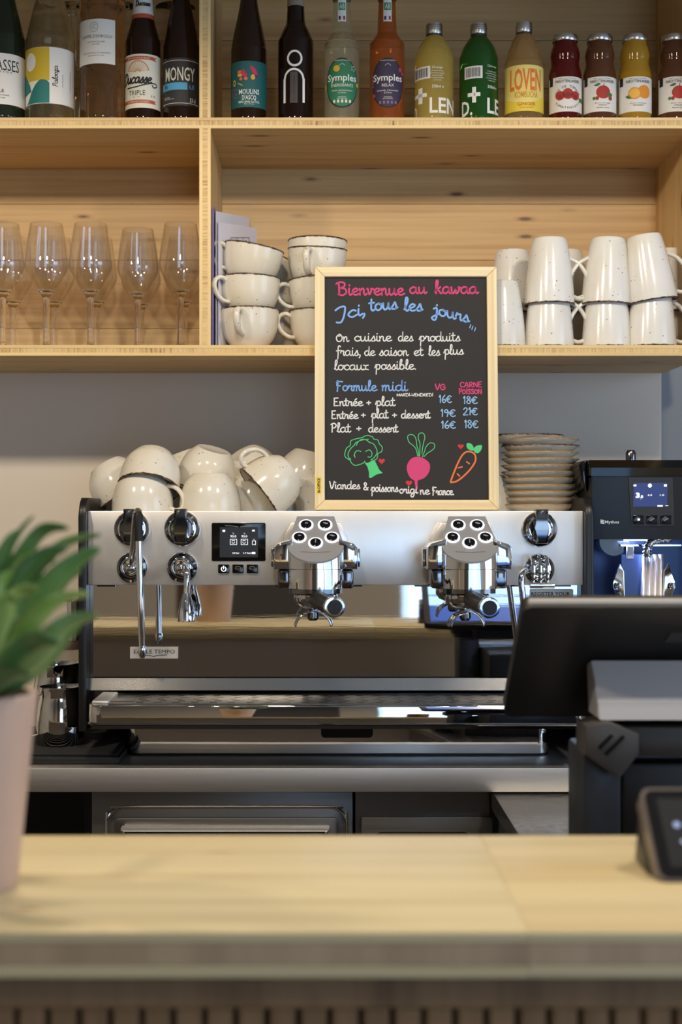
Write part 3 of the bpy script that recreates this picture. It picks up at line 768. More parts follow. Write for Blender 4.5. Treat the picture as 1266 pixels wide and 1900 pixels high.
# ---- brewing groups
LED = emis('button_ring_light', (0.90, 0.92, 1, 1), 1.6)
M_keypad = pmat('keypad_grey', rgb(150, 149, 150), 0.4, 0.2)
def group_head(cx):
    """cx: x position in metres of the group's axis"""
    zb, z_hi, z_lo = MB - 0.001, Z(958, 2.19), Z(1041, 2.124)
    yb, yf, ym = 2.190, 2.124, 2.148
    yp = D0 - 0.0005
    g = part('brew_group', m_rbox(cx - 0.027, cx + 0.027, 2.1925, yp, zb + 0.002, z_hi - 0.006, 0.004, 3), M_chrome, em)
    # plan outline: back straight, rounded front
    def plan(wb, wm, front, n=16):
        p = [(-wb, yb)]
        for i in range(n + 1):
            t = math.radians(180 + 180 * i / n); p.append((wm * math.cos(t), ym + (ym - front) * math.sin(t)))
        p += [(wb, yb)]
        return p
    def ztop(y): return z_lo + (z_hi - z_lo) * (y - yf) / (yb - yf)
    P = plan(0.029, 0.0425, yf); n = len(P)
    zs = Z(1056, 2.13)
    v = [(cx + a, b, zs) for a, b in P] + [(cx + a, b, ztop(b) - 0.003) for a, b in P]
    f = [tuple(range(n)), tuple(range(2 * n - 1, n - 1, -1))] + [(i, (i + 1) % n, (i + 1) % n + n, i + n) for i in range(n)]
    part('drum', (v, f), M_chrome, g, ang=40)
    P2 = plan(0.034, 0.0415, yf + 0.002)
    part('lower_drum', m_prism([(cx + a, b) for a, b in P2], 'z', zb + 0.001, zs - 0.0006, 0.0008), M_chrome, g, ang=40)
    part('skirt', m_prism([(cx + a * 0.96, b + 0.003) for a, b in P2], 'z', zb - 0.006, zb + 0.0006), M_dkchrome, g, ang=40)
    P = plan(0.0285, 0.0428, yf - 0.0012)
    v = [(cx + a, b, ztop(b) - 0.0028) for a, b in P] + [(cx + a, b - 0.0006, ztop(b)) for a, b in P]
    kp = part('keypad', (v, f), M_keypad, g, ang=40)
    # side covers: polished shoulders with fins
    for s in (-1, 1):
        xs = sorted((cx + s * 0.037, cx + s * 0.0615))
        zt = Z(1010, 2.19)
        c = part('side_cover', m_prism([(cx + s * a, b) for a, b in ((0.034, zs - 0.001), (0.0635, zs - 0.001), (0.0638, zt - 0.004), (0.058, zt + 0.002), (0.034, zt + 0.009))], 'y', 2.146, yp, 0.0035), M_chrome, g)
        xs = sorted((cx + s * 0.036, cx + s * 0.0575))
        part('lower_cover', m_rbox(xs[0], xs[1], 2.152, yp, zb + 0.001, zs - 0.0016, 0.004, 3), M_dkchrome, c)
        xs = sorted((cx + s * 0.0640, cx + s * 0.0685))
        part('side_fin', m_rbox(xs[0], xs[1], 2.185, 2.236, zs + 0.001, zt - 0.006, 0.002), M_chrome, c)
        xs = sorted((cx + s * 0.028, cx + s * 0.050))
        st = [(xs[0], zt - 0.004), (xs[1], zt - 0.004), (xs[1] if s > 0 else xs[0] + 0.008, zt + 0.012 if s > 0 else zt + 0.034), (xs[0] + 0.012 if s > 0 else xs[1], zt + 0.034)]
        if s > 0: st = [(xs[0], zt - 0.004), (xs[1], zt - 0.004), (xs[1], zt + 0.012), (xs[0] + 0.010, zt + 0.034), (xs[0], zt + 0.034)]
        else: st = [(xs[1], zt - 0.004), (xs[0], zt - 0.004), (xs[0], zt + 0.012), (xs[1] - 0.010, zt + 0.034), (xs[1], zt + 0.034)]
        part('side_step', m_prism(st, 'y', 2.212, yp, 0.003), M_panel, c)
    # five buttons lying in the sloped keypad
    sl_a = math.atan2(z_hi - z_lo, yb - yf)
    R = turn('X', math.degrees(sl_a))
    for k, (u, t) in enumerate(((-0.0145, 0.79), (0.0145, 0.79), (-0.0248, 0.51), (0.0248, 0.51), (0.0, 0.385))):
        y = yf + (yb - yf) * t; z = ztop(y)
        M = Matrix.Translation((cx + u, y, z + 0.0002)) @ R
        rg = part('button_ring', xf(m_lathe([(0.0084, 0), (0.0112, 0), (0.0112, 0.0018), (0.0102, 0.0024), (0.0084, 0.0018)], 28, True), M), LED, kp)
        bt = part('button', xf(m_lathe([(0, 0), (0.0083, 0), (0.0083, 0.0030), (0.007, 0.0036), (0, 0.0036)], 28), M), M_blackg, kp)
        ic = []
        if k == 4: ic = [t_poly([(-.0012, d + .0006), (.0012, d + .0006), (0, d - .0009)]) for d in (.0032, .0008, -.0016)]
        else:
            offs = [(0, 0)] if k in (0, 2) else [(-.0014, .0006), (.0014, -.0008)]
            for ox, oy in offs: ic += [t_ring(ox, oy + .0012, .0012, .0017, 10, 180, 360), t_rect(ox - .0017, ox + .0017, oy + .001, oy + .0016), t_ring(ox + .002, oy + .0006, .0005, .0009, 8)]
        ic += [t_text('DOSE' if k < 4 else 'STOP', .0008)] if False else []
        mm = join(*[([(a, b + 0.0008, 0.0038) for a, b in q[0]], q[1]) for q in ic])
        part('icon', xf(mm, M), emis('icon_light', (0.75, 0.78, 0.85, 1), 0.7), bt, sm=False, fix=False)
    # wing emblem
    wl = t_stroke([(-0.022, 0.0006), (-0.008, 0), (0, -0.0012), (0.008, 0), (0.022, 0.0006)], 0.0009)
    y = yf + (yb - yf) * 0.19
    part('wing_emblem', xf(([(a, b, 0.0006) for a, b in wl[0]], wl[1]), Matrix.Translation((cx, y, ztop(y))) @ R), pmat('emblem_grey', rgb(96, 92, 88), 0.4, 0.3), kp, sm=False, fix=False)
    return g
GX = [X(586, D0) , X(859, D0)]
for gx in GX: group_head(gx)

# ---- portafilters: lift out of the groups, so things of their own
def portafilter(gx, e_px, e_py, two, label):
    pz = MB - 0.0075
    t = thing('portafilter', label, 'portafilter', (gx, 2.185, pz - 0.05), 'portafilters locked into the machine')
    c = (gx, 2.180)
    part('basket', mv(m_lathe([(0, 0), (0.030, 0), (0.0335, -0.003), (0.0335, -0.012), (0.028, -0.020), (0.016, -0.026), (0, -0.026)][::-1], 36), c[0], c[1], pz), M_chrome, t)
    De = 1.995
    e = Vector(W3(e_px, e_py, De)); s = Vector((gx - 0.001, 2.150, pz - 0.007)); d = (e - s)
    L_ = d.length; d.normalize()
    Q = d.to_track_quat('Z', 'Y').to_matrix().to_4x4(); Q.translation = s
    part('neck', xf(m_lathe([(0, -0.012), (0.0075, -0.012), (0.0075, 0.012), (0.0098, 0.018), (0.0098, 0.026), (0, 0.026)], 20), Q), M_dkchrome, t)
    h = part('handle', xf(m_lathe([(0, 0.016), (0.0108, 0.016), (0.0130, 0.024), (0.0132, 0.075), (0.0136, L_ - 0.012), (0, L_ - 0.012)], 28), Q), M_black, t)
    part('end_ring', xf(m_lathe([(0, L_ - 0.0118), (0.0138, L_ - 0.0118), (0.0152, L_ - 0.008), (0.0152, L_ - 0.002), (0.0142, L_), (0.0112, L_ + 0.0005), (0, L_ - 0.001)], 32), Q), M_chrome, h)
    part('end_disc', xf(m_lathe([(0, L_ - 0.001), (0.0111, L_ - 0.001), (0.0106, L_ + 0.0012), (0, L_ + 0.0016)], 32), Q), M_rubber, h)
    # spout: stem and curved open chutes
    part('spout_stem', mv(m_lathe([(0, 0), (0.009, 0), (0.009, -0.014), (0.006, -0.018), (0, -0.018)][::-1], 20), c[0] - 0.004, c[1] - 0.004, pz - 0.0245), M_dkchrome, t)
    def chute(sx, yo, span):
        # curved half-round channel falling outwards
        v, f = [], []; n, k = 12, 8
        for i in range(n + 1):
            a = math.radians(85 * i / n); px_ = sx * span * math.sin(a); pz_ = -span * 0.95 * (1 - math.cos(a))
            for j in range(k + 1):
                b = math.radians(-80 + 160 * j / k); rr = 0.0085
                # cross-section: arch open below
                nx = sx * math.sin(a) * 0.35; v.append((c[0] - 0.004 + px_ + nx * rr * (math.cos(b)), c[1] + yo + rr * math.sin(b), pz - 0.030 + pz_ + rr * 0.45 * math.cos(b)))
        for i in range(n):
            for j in range(k):
                q = i * (k + 1) + j; f.append((q, q + 1, q + k + 2, q + k + 1))
        o = part('spout_chute', (v, f), M_chrome, t, fix=False)
        sm_ = o.modifiers.new('wall', 'SOLIDIFY'); sm_.thickness = 0.0018
    chute(-1, -0.010, 0.026)
    chute(1, -0.004, 0.026)
    if two: chute(-1, -0.034, 0.024)
    return t
portafilter(GX[0], 621, 1127, False, 'portafilter with black handle on the group next to the display')
portafilter(GX[1], 909, 1128, True, 'portafilter with black handle on the group near the grinder')
# ------------------------------------------------------------------ bottles on the upper shelf
def ccol(name, r, g, b, rough=0.6, **kw): return pmat(name, rgb(r, g, b), rough, **kw)
M_paper = ccol('label_paper', 232, 228, 220)
M_cream = ccol('label_cream', 226, 222, 204)
G_green = glassm('glass_dark_green', (0.03, 0.045, 0.02, 1), 0.02, 1.45, 0.55)
G_pale = glassm('glass_pale_wine', (0.72, 0.70, 0.48, 1), 0.0, 1.40, 0.96)
G_rose = glassm('glass_amber_wine', (0.78, 0.48, 0.22, 1), 0.0, 1.40, 0.95)
G_brown = glassm('glass_brown_beer', (0.035, 0.014, 0.006, 1), 0.02, 1.45, 0.5)
G_cola = glassm('glass_cola', (0.02, 0.007, 0.004, 1), 0.02, 1.45, 0.4)
G_clear = glassm('glass_clear', (0.93, 0.93, 0.90, 1), 0.0, 1.40, 1.0)
G_cloud = glassm('glass_cloudy', (0.80, 0.76, 0.56, 1), 0.05, 1.38, 0.85)
G_peach = glassm('glass_peach', (0.66, 0.20, 0.05, 1), 0.05, 1.38, 0.75)
G_lemon = glassm('glass_lemon', (0.84, 0.66, 0.17, 1), 0.08, 1.38, 0.7)
G_lime = glassm('glass_lime_green', (0.03, 0.16, 0.025, 1), 0.03, 1.45, 0.6)
G_komb = glassm('glass_kombucha', (0.85, 0.62, 0.28, 1), 0.04, 1.38, 0.85)
G_tom = glassm('glass_tomato', (0.11, 0.009, 0.007, 1), 0.05, 1.4, 0.25)
G_app = glassm('glass_apple', (0.17, 0.065, 0.028, 1), 0.05, 1.4, 0.45)
G_ora = glassm('glass_orange', (0.58, 0.32, 0.03, 1), 0.06, 1.4, 0.4)
M_cap = pmat('cap_silver', (0.62, 0.60, 0.57, 1), 0.28, 1.0)
M_capdk = pmat('cap_black', rgb(24, 22, 22), 0.4)
M_foil = pmat('foil_grey', (0.5, 0.5, 0.5, 1), 0.35, 1.0)

BD = 2.43
def bprof(R, pts):
    """pts: list of (radius, height); smoothed between, with a rounded base"""
    base = [(0, 0.004), (R * 0.6, 0.003), (R * 0.86, 0.0), (R * 0.96, 0.002), (R, 0.007)]
    return base + smooth(pts, 5)
def bottle(name, label, px, D, prof_px, mat, cat='bottle', group='bottles on the upper shelf'):
    """prof_px: list of (half width px, y px) from the base up, measured at distance D"""
    R = S(prof_px[0][0], D)
    pts = [(S(w, D), Z(y, D) - ZU) for w, y in prof_px]
    pts[0] = (pts[0][0], 0.009)
    t = thing(name, label, cat, (X(px, D), D, ZU + 0.0003), group)
    pr = bprof(R, pts) + [(0, pts[-1][1])]
    b = part('glass', m_lathe(pr, 40), mat, t, world=False, ang=50)
    return t, R
def zz_(y, R, D=BD): return Z(y, D - R) - ZU      # height of a label pixel on the bottle's front face
def uu_(dx, R, D=BD):
    """arc length of a pixel offset from the bottle's middle"""
    s = max(-0.99, min(0.99, S(dx, D) / R)); return math.asin(s) * R
def lab(t, R, u0, u1, y0, y1, mat, name='label', lift=0.0003, ph=0.0):
    z0, z1 = zz_(y1, R), zz_(y0, R)
    n = max(4, int(abs(u1 - u0) / 0.003)); v, f = [], []
    for i in range(n + 1):
        u = u0 + (u1 - u0) * i / n
        for z in (z0, z1): v.append(((R + lift) * math.sin(u / R + ph), -(R + lift) * math.cos(u / R + ph), z))
    for i in range(n): f.append((2 * i, 2 * i + 2, 2 * i + 3, 2 * i + 1))
    return part(name, (v, f), mat, t, world=False, fix=False)
def prt(parent, R, ms, mat, name='lettering', lift=0.0007, ph=0.0):
    return part(name, join(*[on_cyl(m, R, lift, ph) for m in ms]), mat, parent, world=False, sm=False, fix=False)
def T(s, R, dx, y, wpx, hpx, bold=0.0, rot=0.0):
    """print text: centre offset dx px from the axis, at image row y, width and cap height in px"""
    return t_mv(t_fit(s, S(wpx, BD), S(hpx, BD), bold), uu_(dx, R), zz_(y, R), rot)
def PL(R, pts): return t_poly([(uu_(a, R), zz_(b, R)) for a, b in pts])
def RC(R, a, b, c, d): return t_rect(uu_(a, R), uu_(b, R), zz_(d, R), zz_(c, R))
def CI(R, dx, y, rx, ry=None, k=20): return t_poly(circle(uu_(dx, R), zz_(y, R), S(rx, BD), S(ry or rx, BD), k))
def RG(R, dx, y, r0, r1, a0=0, a1=360, ey=1.0): return t_ring(uu_(dx, R), zz_(y, R), S(r0, BD), S(r1, BD), 24, a0, a1, ey)
def HW(R, s, dx, y, hpx, wpx, lenpx, slant=0.2):
    return [t_mv(m, uu_(dx, R), zz_(y, R)) for m in hand(s, 0, 0, S(hpx, BD), S(wpx, BD), S(lenpx, BD), slant=slant)]

# 1 dark green wine
t, R = bottle('wine_bottle', 'dark green wine bottle with white label, cut by the left picture edge', 2, BD, [(44.5, 210), (44.5, 88), (43, 72), (33, 30), (26, 0), (17, -50), (15, -75), (15, -110)], G_green)
l = lab(t, R, -0.062, 0.062, 98, 193, M_paper)
prt(l, R, [T('BASSES', R, 18, 120, 52, 20, 0), T('P R E S T I G E', R, 5, 133, 50, 3), T('VALLE', R, 2, 168, 26, 6, .01), T('MIS EN BOUTEILLE AU DOMAINE', R, 5, 176, 38, 2.4), T('VIN ROUGE', R, 5, 181, 24, 2.4)], M_ink)
part('capsule', m_lathe([(S(15.6, BD), Z(-70, BD) - ZU), (S(15.8, BD), Z(-112, BD) - ZU), (0, Z(-112, BD) - ZU)], 28), M_ink, t, world=False)
# 2 pale wine with coloured label
t, R = bottle('wine_bottle', 'pale wine bottle whose label shows a yellow square and teal hills', 93, BD, [(44.5, 210), (44.5, 92), (43.5, 75), (34, 30), (26, 0), (17, -50), (15, -75), (15, -110)], G_pale)
l = lab(t, R, -0.062, 0.062, 87, 192, M_paper)
prt(l, R, [RC(R, -44, 7, 87.5, 149)], ccol('label_yellow', 206, 176, 40), 'yellow_field', 0.0005)
prt(l, R, [CI(R, -29, 113, 13, 17)], M_paper, 'sun_disc', 0.0008)
hill = [(-36, 191), (-32, 183), (-26, 168), (-18, 155), (-10, 148), (-5, 147.5), (2, 149), (6, 153), (7, 158), (7, 191)]
h2 = [(-44, 133), (-41, 132), (-36, 143), (-30, 156), (-27, 168), (-36, 172), (-44, 175)]
prt(l, R, [PL(R, smooth(hill, 3)), PL(R, h2)], ccol('label_teal', 28, 116, 112), 'teal_hills', 0.0008)
wds = [t_mv(m, uu_(21, R), zz_(160, R), 90) for m in hand('Palooza' if 'z' in GL else 'Palooxa', 0, 0, S(5, BD), S(1.2, BD), S(38, BD), slant=.2)]
prt(l, R, wds + [T('VIN BLANC', R, 29, 148, 24, 2, 0, 90), T('cuvée de printemps', R, 40, 146, 36, 2.6, 0, 90)], M_ink)
part('capsule', m_lathe([(S(15.6, BD), Z(-70, BD) - ZU), (S(15.8, BD), Z(-112, BD) - ZU), (0, Z(-112, BD) - ZU)], 28), M_cream, t, world=False)
# 3 amber wine
t, R = bottle('wine_bottle', 'amber wine bottle with square white crest label high on the body', 190, BD, [(41.5, 210), (41.5, 18), (40.5, 6), (35, -12), (22, -35), (15, -60), (14, -110)], G_rose)
l = lab(t, R, uu_(-40, R), uu_(28, R), 35, 118, M_paper)
prt(l, R, [T("CAMPE D'ENROCH", R, -6, 67, 60, 5.6), T('VIN DE PAYS DU GERS', R, -6, 77.5, 34, 2.4), T('ROUGE', R, -6, 82, 14, 2), T('MIS EN BOUTEILLE A LA PROPRIETE', R, -6, 98, 54, 2.2), T('DOMAINE DU SUD', R, -6, 103, 30, 2)], ccol('print_grey', 110, 106, 104))
prt(l, R, [T('C', R, -9, 49.5, 7, 7.5), RG(R, -9, 50, 7, 7.8, ey=1.15)], ccol('print_ltgrey', 168, 164, 160), 'crest')
part('capsule', m_lathe([(S(14.6, BD), Z(-70, BD) - ZU), (S(14.8, BD), Z(-112, BD) - ZU), (0, Z(-112, BD) - ZU)], 28), M_cream, t, world=False)
# 4 Ducasse beer
beer4 = [(32.5, 210), (32.5, 92), (31.5, 78), (25, 55), (20, 35), (16.5, 5), (14, -25), (13.5, -45)]
M_red = ccol('label_red', 186, 84, 52)
t, R = bottle('beer_bottle', 'brown beer bottle with cream and red Triple label and a white neck label', 265.5, BD, beer4, G_brown)
l = lab(t, R, -0.044, 0.044, 100, 200, M_cream)
prt(l, R, [RC(R, -32, 22, 104, 110.5), PL(R, [(22, 105), (27, 105), (24, 108.5), (27, 112), (20, 111)]), RC(R, -32, 22, 185, 191.5), PL(R, [(21, 186), (26, 185.5), (24, 188.5), (26, 192), (20, 192)])], M_red, 'red_ribbon', 0.0005)
prt(l, R, [RG(R, -6, 134, 19.5, 22, 10, 170)] + [t_stroke([(uu_(-6 + 3 * math.cos(a), R), zz_(134 - 3 * math.sin(a), R)), (uu_(-6 + 19 * math.cos(a), R), zz_(134 - 19 * math.sin(a), R))], S(.8, BD)) for a in [math.radians(14 + 152 * i / 12) for i in range(13)]], ccol('label_tan', 206, 150, 96), 'hop_fan', 0.0006)
prt(l, R, HW(R, 'Ducasse', -31, 154, 10.5, 3.0, 60, .25) + [t_stroke([(uu_(a, R), zz_(b, R)) for a, b in smooth([(-25, 162), (-8, 161), (10, 156), (24, 153), (27, 158), (22, 161), (20, 157)], 4)], S(2.2, BD)), T('TRIPLE', R, -8, 172, 32, 9), T('9 %', R, 21, 178, 9, 4), T('B I O', R, -8, 180, 12, 1.8)], M_ink)
prt(l, R, [T('BIERE ARTISANALE BELGE', R, -6, 107.5, 44, 3), T('BRASSEE EN HAUTS DE FRANCE', R, -6, 188.5, 42, 3)], M_cream, 'ribbon_text', 0.0009)
Rn = S(17.5, BD)
zn0, zn1 = Z(33, BD - Rn) - ZU, Z(-25, BD - Rn) - ZU
n2 = part('neck_label', m_lathe([(S(20.8, BD), zn0), (S(18.3, BD), zn0 + (zn1 - zn0) * .5), (S(15.6, BD), zn1)], 32), M_paper, t, world=False)
part('neck_band', m_lathe([(S(21.4, BD), zn0 - 0.001), (S(20.9, BD), zn0 + 0.0065)], 32), M_red, n2, world=False)
nm = [on_cyl(t_mv(m, -S(12, BD), Z(17, BD) - ZU), Rn + S(1.6, BD), 0.0009) for m in hand('Ducasse', 0, 0, S(5, BD), S(1.6, BD), S(28, BD), slant=.2)]
part('lettering', join(*nm), M_ink, n2, world=False, sm=False, fix=False)
part('crown_cap', m_lathe([(S(15.2, BD), Z(-38, BD) - ZU), (S(14, BD), Z(-47, BD) - ZU), (0, Z(-48, BD) - ZU)], 24), M_red, t, world=False)
# 5 Mongy
beer = [(33.2, 210), (33.2, 100), (32.5, 88), (27, 55), (21, 25), (15.5, -2), (13.5, -25), (13.5, -45)]
t, R = bottle('beer_bottle', 'dark beer bottle with black Mongy IPA label and blue stripe', 336.5, BD, beer, G_brown)
l = lab(t, R, -0.044, 0.044, 107, 196, ccol('label_charcoal', 44, 42, 44))
prt(l, R, [T('MONGY', R, 0, 137, 60, 24, .012)], M_cream)
prt(l, R, [RC(R, -32, 14, 153, 166.5)], ccol('label_blue', 84, 168, 206), 'blue_stripe', 0.0005)
prt(l, R, [T('IPA', R, -25, 160, 9, 9, .008)], ccol('label_charcoal', 44, 42, 44), 'stripe_text', 0.0009)
prt(l, R, [T('6,8', R, 21, 160, 11, 8.5)], ccol('label_blue', 84, 168, 206), 'strength_text')
prt(l, R, [T('33 cl', R, 23, 185, 13, 7.5, .01), T('BIERE BLONDE', R, -24, 180, 15, 2), T('HAUTS DE FRANCE', R, -20, 183, 22, 1.6), RC(R, -32, 32, 111.5, 112.3), RC(R, -32, 32, 191, 191.8)], M_wht, 'small_print')
part('crown_cap', m_lathe([(S(15.2, BD), Z(-38, BD) - ZU), (S(14, BD), Z(-47, BD) - ZU), (0, Z(-48, BD) - ZU)], 24), M_capdk, t, world=False)
# 6 Moulins d'Ascq
t, R = bottle('beer_bottle', 'dark beer bottle with teal label and bright painted figures', 462, BD, [(33, 210), (33, 108), (32.5, 92), (27, 60), (20, 28), (15.5, 0), (13.5, -25), (13.5, -45)], G_brown)
l = lab(t, R, -0.044, 0.044, 113, 199, ccol('label_petrol', 20, 92, 92))
prt(l, R, [T('MOULINS', R, 2, 170, 38, 9, .008), T("D'ASCQ", R, 2, 181, 26, 8, .008), T('BIERE SANS ALCOOL', R, 2, 189, 40, 3.6, .008), T('BIO 33 CL', R, 2, 193, 18, 2)], M_wht)
prt(l, R, [PL(R, smooth([(4, 122), (12, 126), (17, 138), (10, 137), (6, 130)], 3, True)), CI(R, -10, 133, 5, 4), CI(R, -6, 139, 4), CI(R, -22, 174, 1.5)], ccol('label_magenta', 206, 44, 84), 'red_figure', 0.0006)
prt(l, R, [CI(R, -15, 139, 5, 3), CI(R, 9, 143, 4, 5), PL(R, [(-20, 152), (-12, 156), (-8, 160), (-18, 155)]), CI(R, -25, 152, 3.4, 6)], ccol('label_gold', 226, 176, 44), 'gold_figure', 0.0007)
prt(l, R, [CI(R, -16, 133, 4, 3), CI(R, -4, 146, 3.5, 3), CI(R, -13, 146, 3, 3)], ccol('label_coral', 226, 110, 80), 'coral_figure', 0.0008)
prt(l, R, [CI(R, 15, 141, 3.4, 2.6), CI(R, -25, 152, 1.7, 3)], ccol('label_violet', 84, 40, 110), 'violet_figure', 0.0010)
prt(l, R, [RG(R, -23, 172, 7.5, 8.5, 40, 300)], ccol('label_magenta', 206, 44, 84), 'red_swirl', 0.0006)
part('crown_cap', m_lathe([(S(15.2, BD), Z(-38, BD) - ZU), (S(14, BD), Z(-47, BD) - ZU), (0, Z(-48, BD) - ZU)], 24), M_capdk, t, world=False)
# 7 cola with ring-and-arch print
t, R = bottle('soda_bottle', 'black cola bottle with white ring and arch print', 549, BD, [(33, 210), (33, 92), (31.5, 76), (24, 58), (18, 45), (16.2, 25), (15.4, 0), (14.4, -25), (14.4, -45)], G_cola)
prt(t, R, [RG(R, -1.5, 108, 10.8, 14.6, ey=1.05), RG(R, -3, 146, 15.6, 19.6, 0, 180), RC(R, -21.8, -18, 145, 190), RC(R, 12.8, 16.8, 145, 190)], M_wht, 'white_print', 0.0004)
prt(t, R, [RC(R, -10, 4, 133, 191)], ccol('label_smoke', 66, 60, 58), 'grey_strip', 0.0004)
prt(t, R, [T('le cola breton', R, -3, 163, 46, 4.5, 0, 90)], M_ink, 'strip_text', 0.0008)
zc_ = Z(15, BD) - ZU
part('neck_sleeve', m_lathe([(S(16.0, BD), zc_), (S(15.8, BD), zc_ + 0.02), (S(15.2, BD), Z(-30, BD) - ZU)], 28), pmat('clear_neck', rgb(150, 138, 118), 0.2), t, world=False)
part('crown_cap', m_lathe([(S(16.2, BD), Z(-36, BD) - ZU), (S(15, BD), Z(-47, BD) - ZU), (0, Z(-48, BD) - ZU)], 24), M_capdk, t, world=False)
# 8, 9 Symples
def symples(px, lbl, gl, field, sub, line1, accent):
    t, R = bottle('soda_bottle', lbl, px, BD, [(32.3, 210), (32.3, 96), (31, 84), (24, 72), (18.5, 62), (17.2, 40), (16.6, 25), (15.4, 0), (15, -8)], gl)
    D2 = S(1, BD)
    fc = 153.5
    l = prt(t, R, [t_poly(circle(0, zz_(fc, R), R * 1.02, S(46, BD), 36))], M_ink, 'label', 0.0003)
    prt(l, R, [t_poly(circle(0, zz_(fc, R), R * .96, S(43.5, BD), 36))], field, 'label_field', 0.0006)
    prt(l, R, [T('Symples', R, 0, 143.5, 58, 12, .015), T(sub, R, 0, 158, 42 if len(sub) > 6 else 22, 5.4), T(line1, R, 0, 167.5, 40, 2.8), T('& Citron', R, 0, 172, 14, 2.8), T('BOISSON', R, 0, 180, 14, 2), T('BIOLOGIQUE', R, 0, 183, 18, 2), RG(R, 0, 124, 5, 5.6, 20, 160), T('INFUSION DE PLANTES', R, 0, 112, 28, 1.8)], M_wht)
    for nm, mt, pts in accent: prt(l, R, pts(R), mt, nm, 0.0010)
    # tax strip up the neck
    Rn = S(17.4, BD)
    def strip(y0, y1, mat, nme, lift=0.0006, w=7.5):
        z0, z1 = Z(y1, BD - Rn) - ZU, Z(y0, BD - Rn) - ZU
        m = on_cyl(t_rect(-S(w, BD), S(w, BD), z0, z1), Rn, lift); return part(nme, m, mat, t, world=False, fix=False)
    s = strip(-6, 40, M_wht, 'neck_strip')
    a = strip(5, 19, ccol('logo_green', 70, 150, 96), 'green_logo', 0.0009, 6.2); 
    zt = Z(12, BD - Rn) - ZU
    part('lettering', on_cyl(t_mv(t_fit('AB', S(9, BD), S(9, BD), .008), 0, zt), Rn, 0.0012), M_wht, a, world=False, sm=False, fix=False)
    for k, mt in ((-1, ccol('flag_blue', 40, 50, 90)), (1, ccol('flag_red', 190, 50, 50))):
        z0, z1 = Z(37, BD - Rn) - ZU, Z(30, BD - Rn) - ZU
        part('flag_band', on_cyl(t_rect(k * S(4, BD) - S(1.8, BD), k * S(4, BD) + S(1.8, BD), z0, z1), Rn, 0.0009), mt, s, world=False, fix=False)
    part('crown_cap', m_lathe([(S(17, BD), Z(2, BD) - ZU), (S(15.6, BD), Z(-9, BD) - ZU), (0, Z(-10, BD) - ZU)], 24), M_capdk, t, world=False)
M_gold = ccol('label_gold', 226, 176, 44)
symples(634.5, 'pale herbal soda bottle with oval green label', G_cloud, ccol('label_sage', 38, 120, 82), 'ENERGISANTE', 'Menthe, Ginseng Romarin', [('sun_mark', M_gold, lambda R: [CI(R, -10, 127, 6), CI(R, 27, 155, 3, 4), CI(R, -29, 158, 2.4, 5)]), ('leaf_marks', ccol('label_cream', 226, 222, 204), lambda R: [CI(R, 20 + 3 * math.cos(a), 126 + 4 * math.sin(a), 1.1) for a in (0, 1.2, 2.5, 3.8, 5)] + [CI(R, -14 + 7 * k, 188, 2.2, 3.2) for k in range(5)])])
symples(718.5, 'orange herbal soda bottle with oval purple label', G_peach, ccol('label_plum', 58, 44, 72), 'RELAX', 'Lavande, Camomille', [('flower_marks', ccol('label_rose', 170, 70, 90), lambda R: [CI(R, 22, 128, 4), CI(R, 26, 134, 3), CI(R, -24, 176, 3)]), ('leaf_marks', ccol('label_mauve', 126, 104, 140), lambda R: [CI(R, -14 + 7 * k, 190, 2.2, 3) for k in range(5)] + [CI(R, -26, 140 + 6 * k, 1.6, 2.6) for k in range(4)])])
# 10, 11 lemonade bottles with print all round
def lemon(px, lbl, gl, mode, D=BD):
    t, R = bottle('lemonade_bottle', lbl, px, D, [(36, 210), (36, 122), (35, 108), (29, 90), (20, 76), (14.2, 68), (13.5, 62), (13.5, 54)], gl)
    c = part('screw_cap', m_lathe([(S(15, D), Z(66, D) - ZU), (S(15.6, D), Z(64, D) - ZU), (S(15.6, D), Z(52, D) - ZU), (S(14.8, D), Z(46.5, D) - ZU), (0, Z(45.5, D) - ZU)], 36), M_cap, t, world=False)
    for k, y in enumerate((50, 54, 58)):
        part('cap_groove', m_lathe([(S(15.75, D), Z(y + 1, D) - ZU), (S(15.75, D), Z(y, D) - ZU)], 36), pmat('cap_shadow', (0.25, 0.24, 0.23, 1), 0.4, 1.0), c, world=False)
    part('cap_ring', m_lathe([(S(14.6, D), Z(71, D) - ZU), (S(15.2, D), Z(66.5, D) - ZU)], 36), M_capdk, c, world=False)
    if mode == 0:
        bx, tx_, px_, L1 = -25, 3, -27, [T('LEN', R, 16, 195, 56, 27, .02), T('D.', R, -34, 205, 14, 22, .015)]
        info = [T('Orange', R, 3, 124.5, 20, 4.5)]
    else:
        bx, tx_, px_, L1 = -12, 21, -12, [T('LE', R, 26, 195, 34, 27, .02), T('D.', R, -25, 199, 24, 26, .02)]
        info = [T('Citron vert', R, 22, 121, 22, 4.5)]
    pl_ = [RC(R, px_ - 11, px_ + 11, 171.5, 178.5), RC(R, px_ - 3.4, px_ + 3.4, 161, 190)]
    lines = [T('Limonade bio équitable', R, tx_, 131 + 4.3 * i, w_, 2.3) for i, w_ in enumerate((22, 26, 20, 24, 16))]
    prt(t, R, L1 + pl_ + info + lines + [T('330ml e', R, tx_ + 1, 160, 22, 5.5, .01)], M_wht, 'white_print', 0.0004)
    b0 = prt(t, R, [RC(R, bx - 16, bx + 15, 122, 145)], M_wht, 'barcode_field', 0.0004)
    bars = []; x_ = bx - 13; q = 0
    while x_ < bx + 12:
        w_ = (1.0, .5, 1.4, .6, .9)[q % 5]; bars.append(RC(R, x_, x_ + w_, 125, 142)); x_ += w_ + (0.9, 1.2, .6)[q % 3]; q += 1
    prt(b0, R, bars, M_ink, 'barcode_lines', 0.0007)
    return t
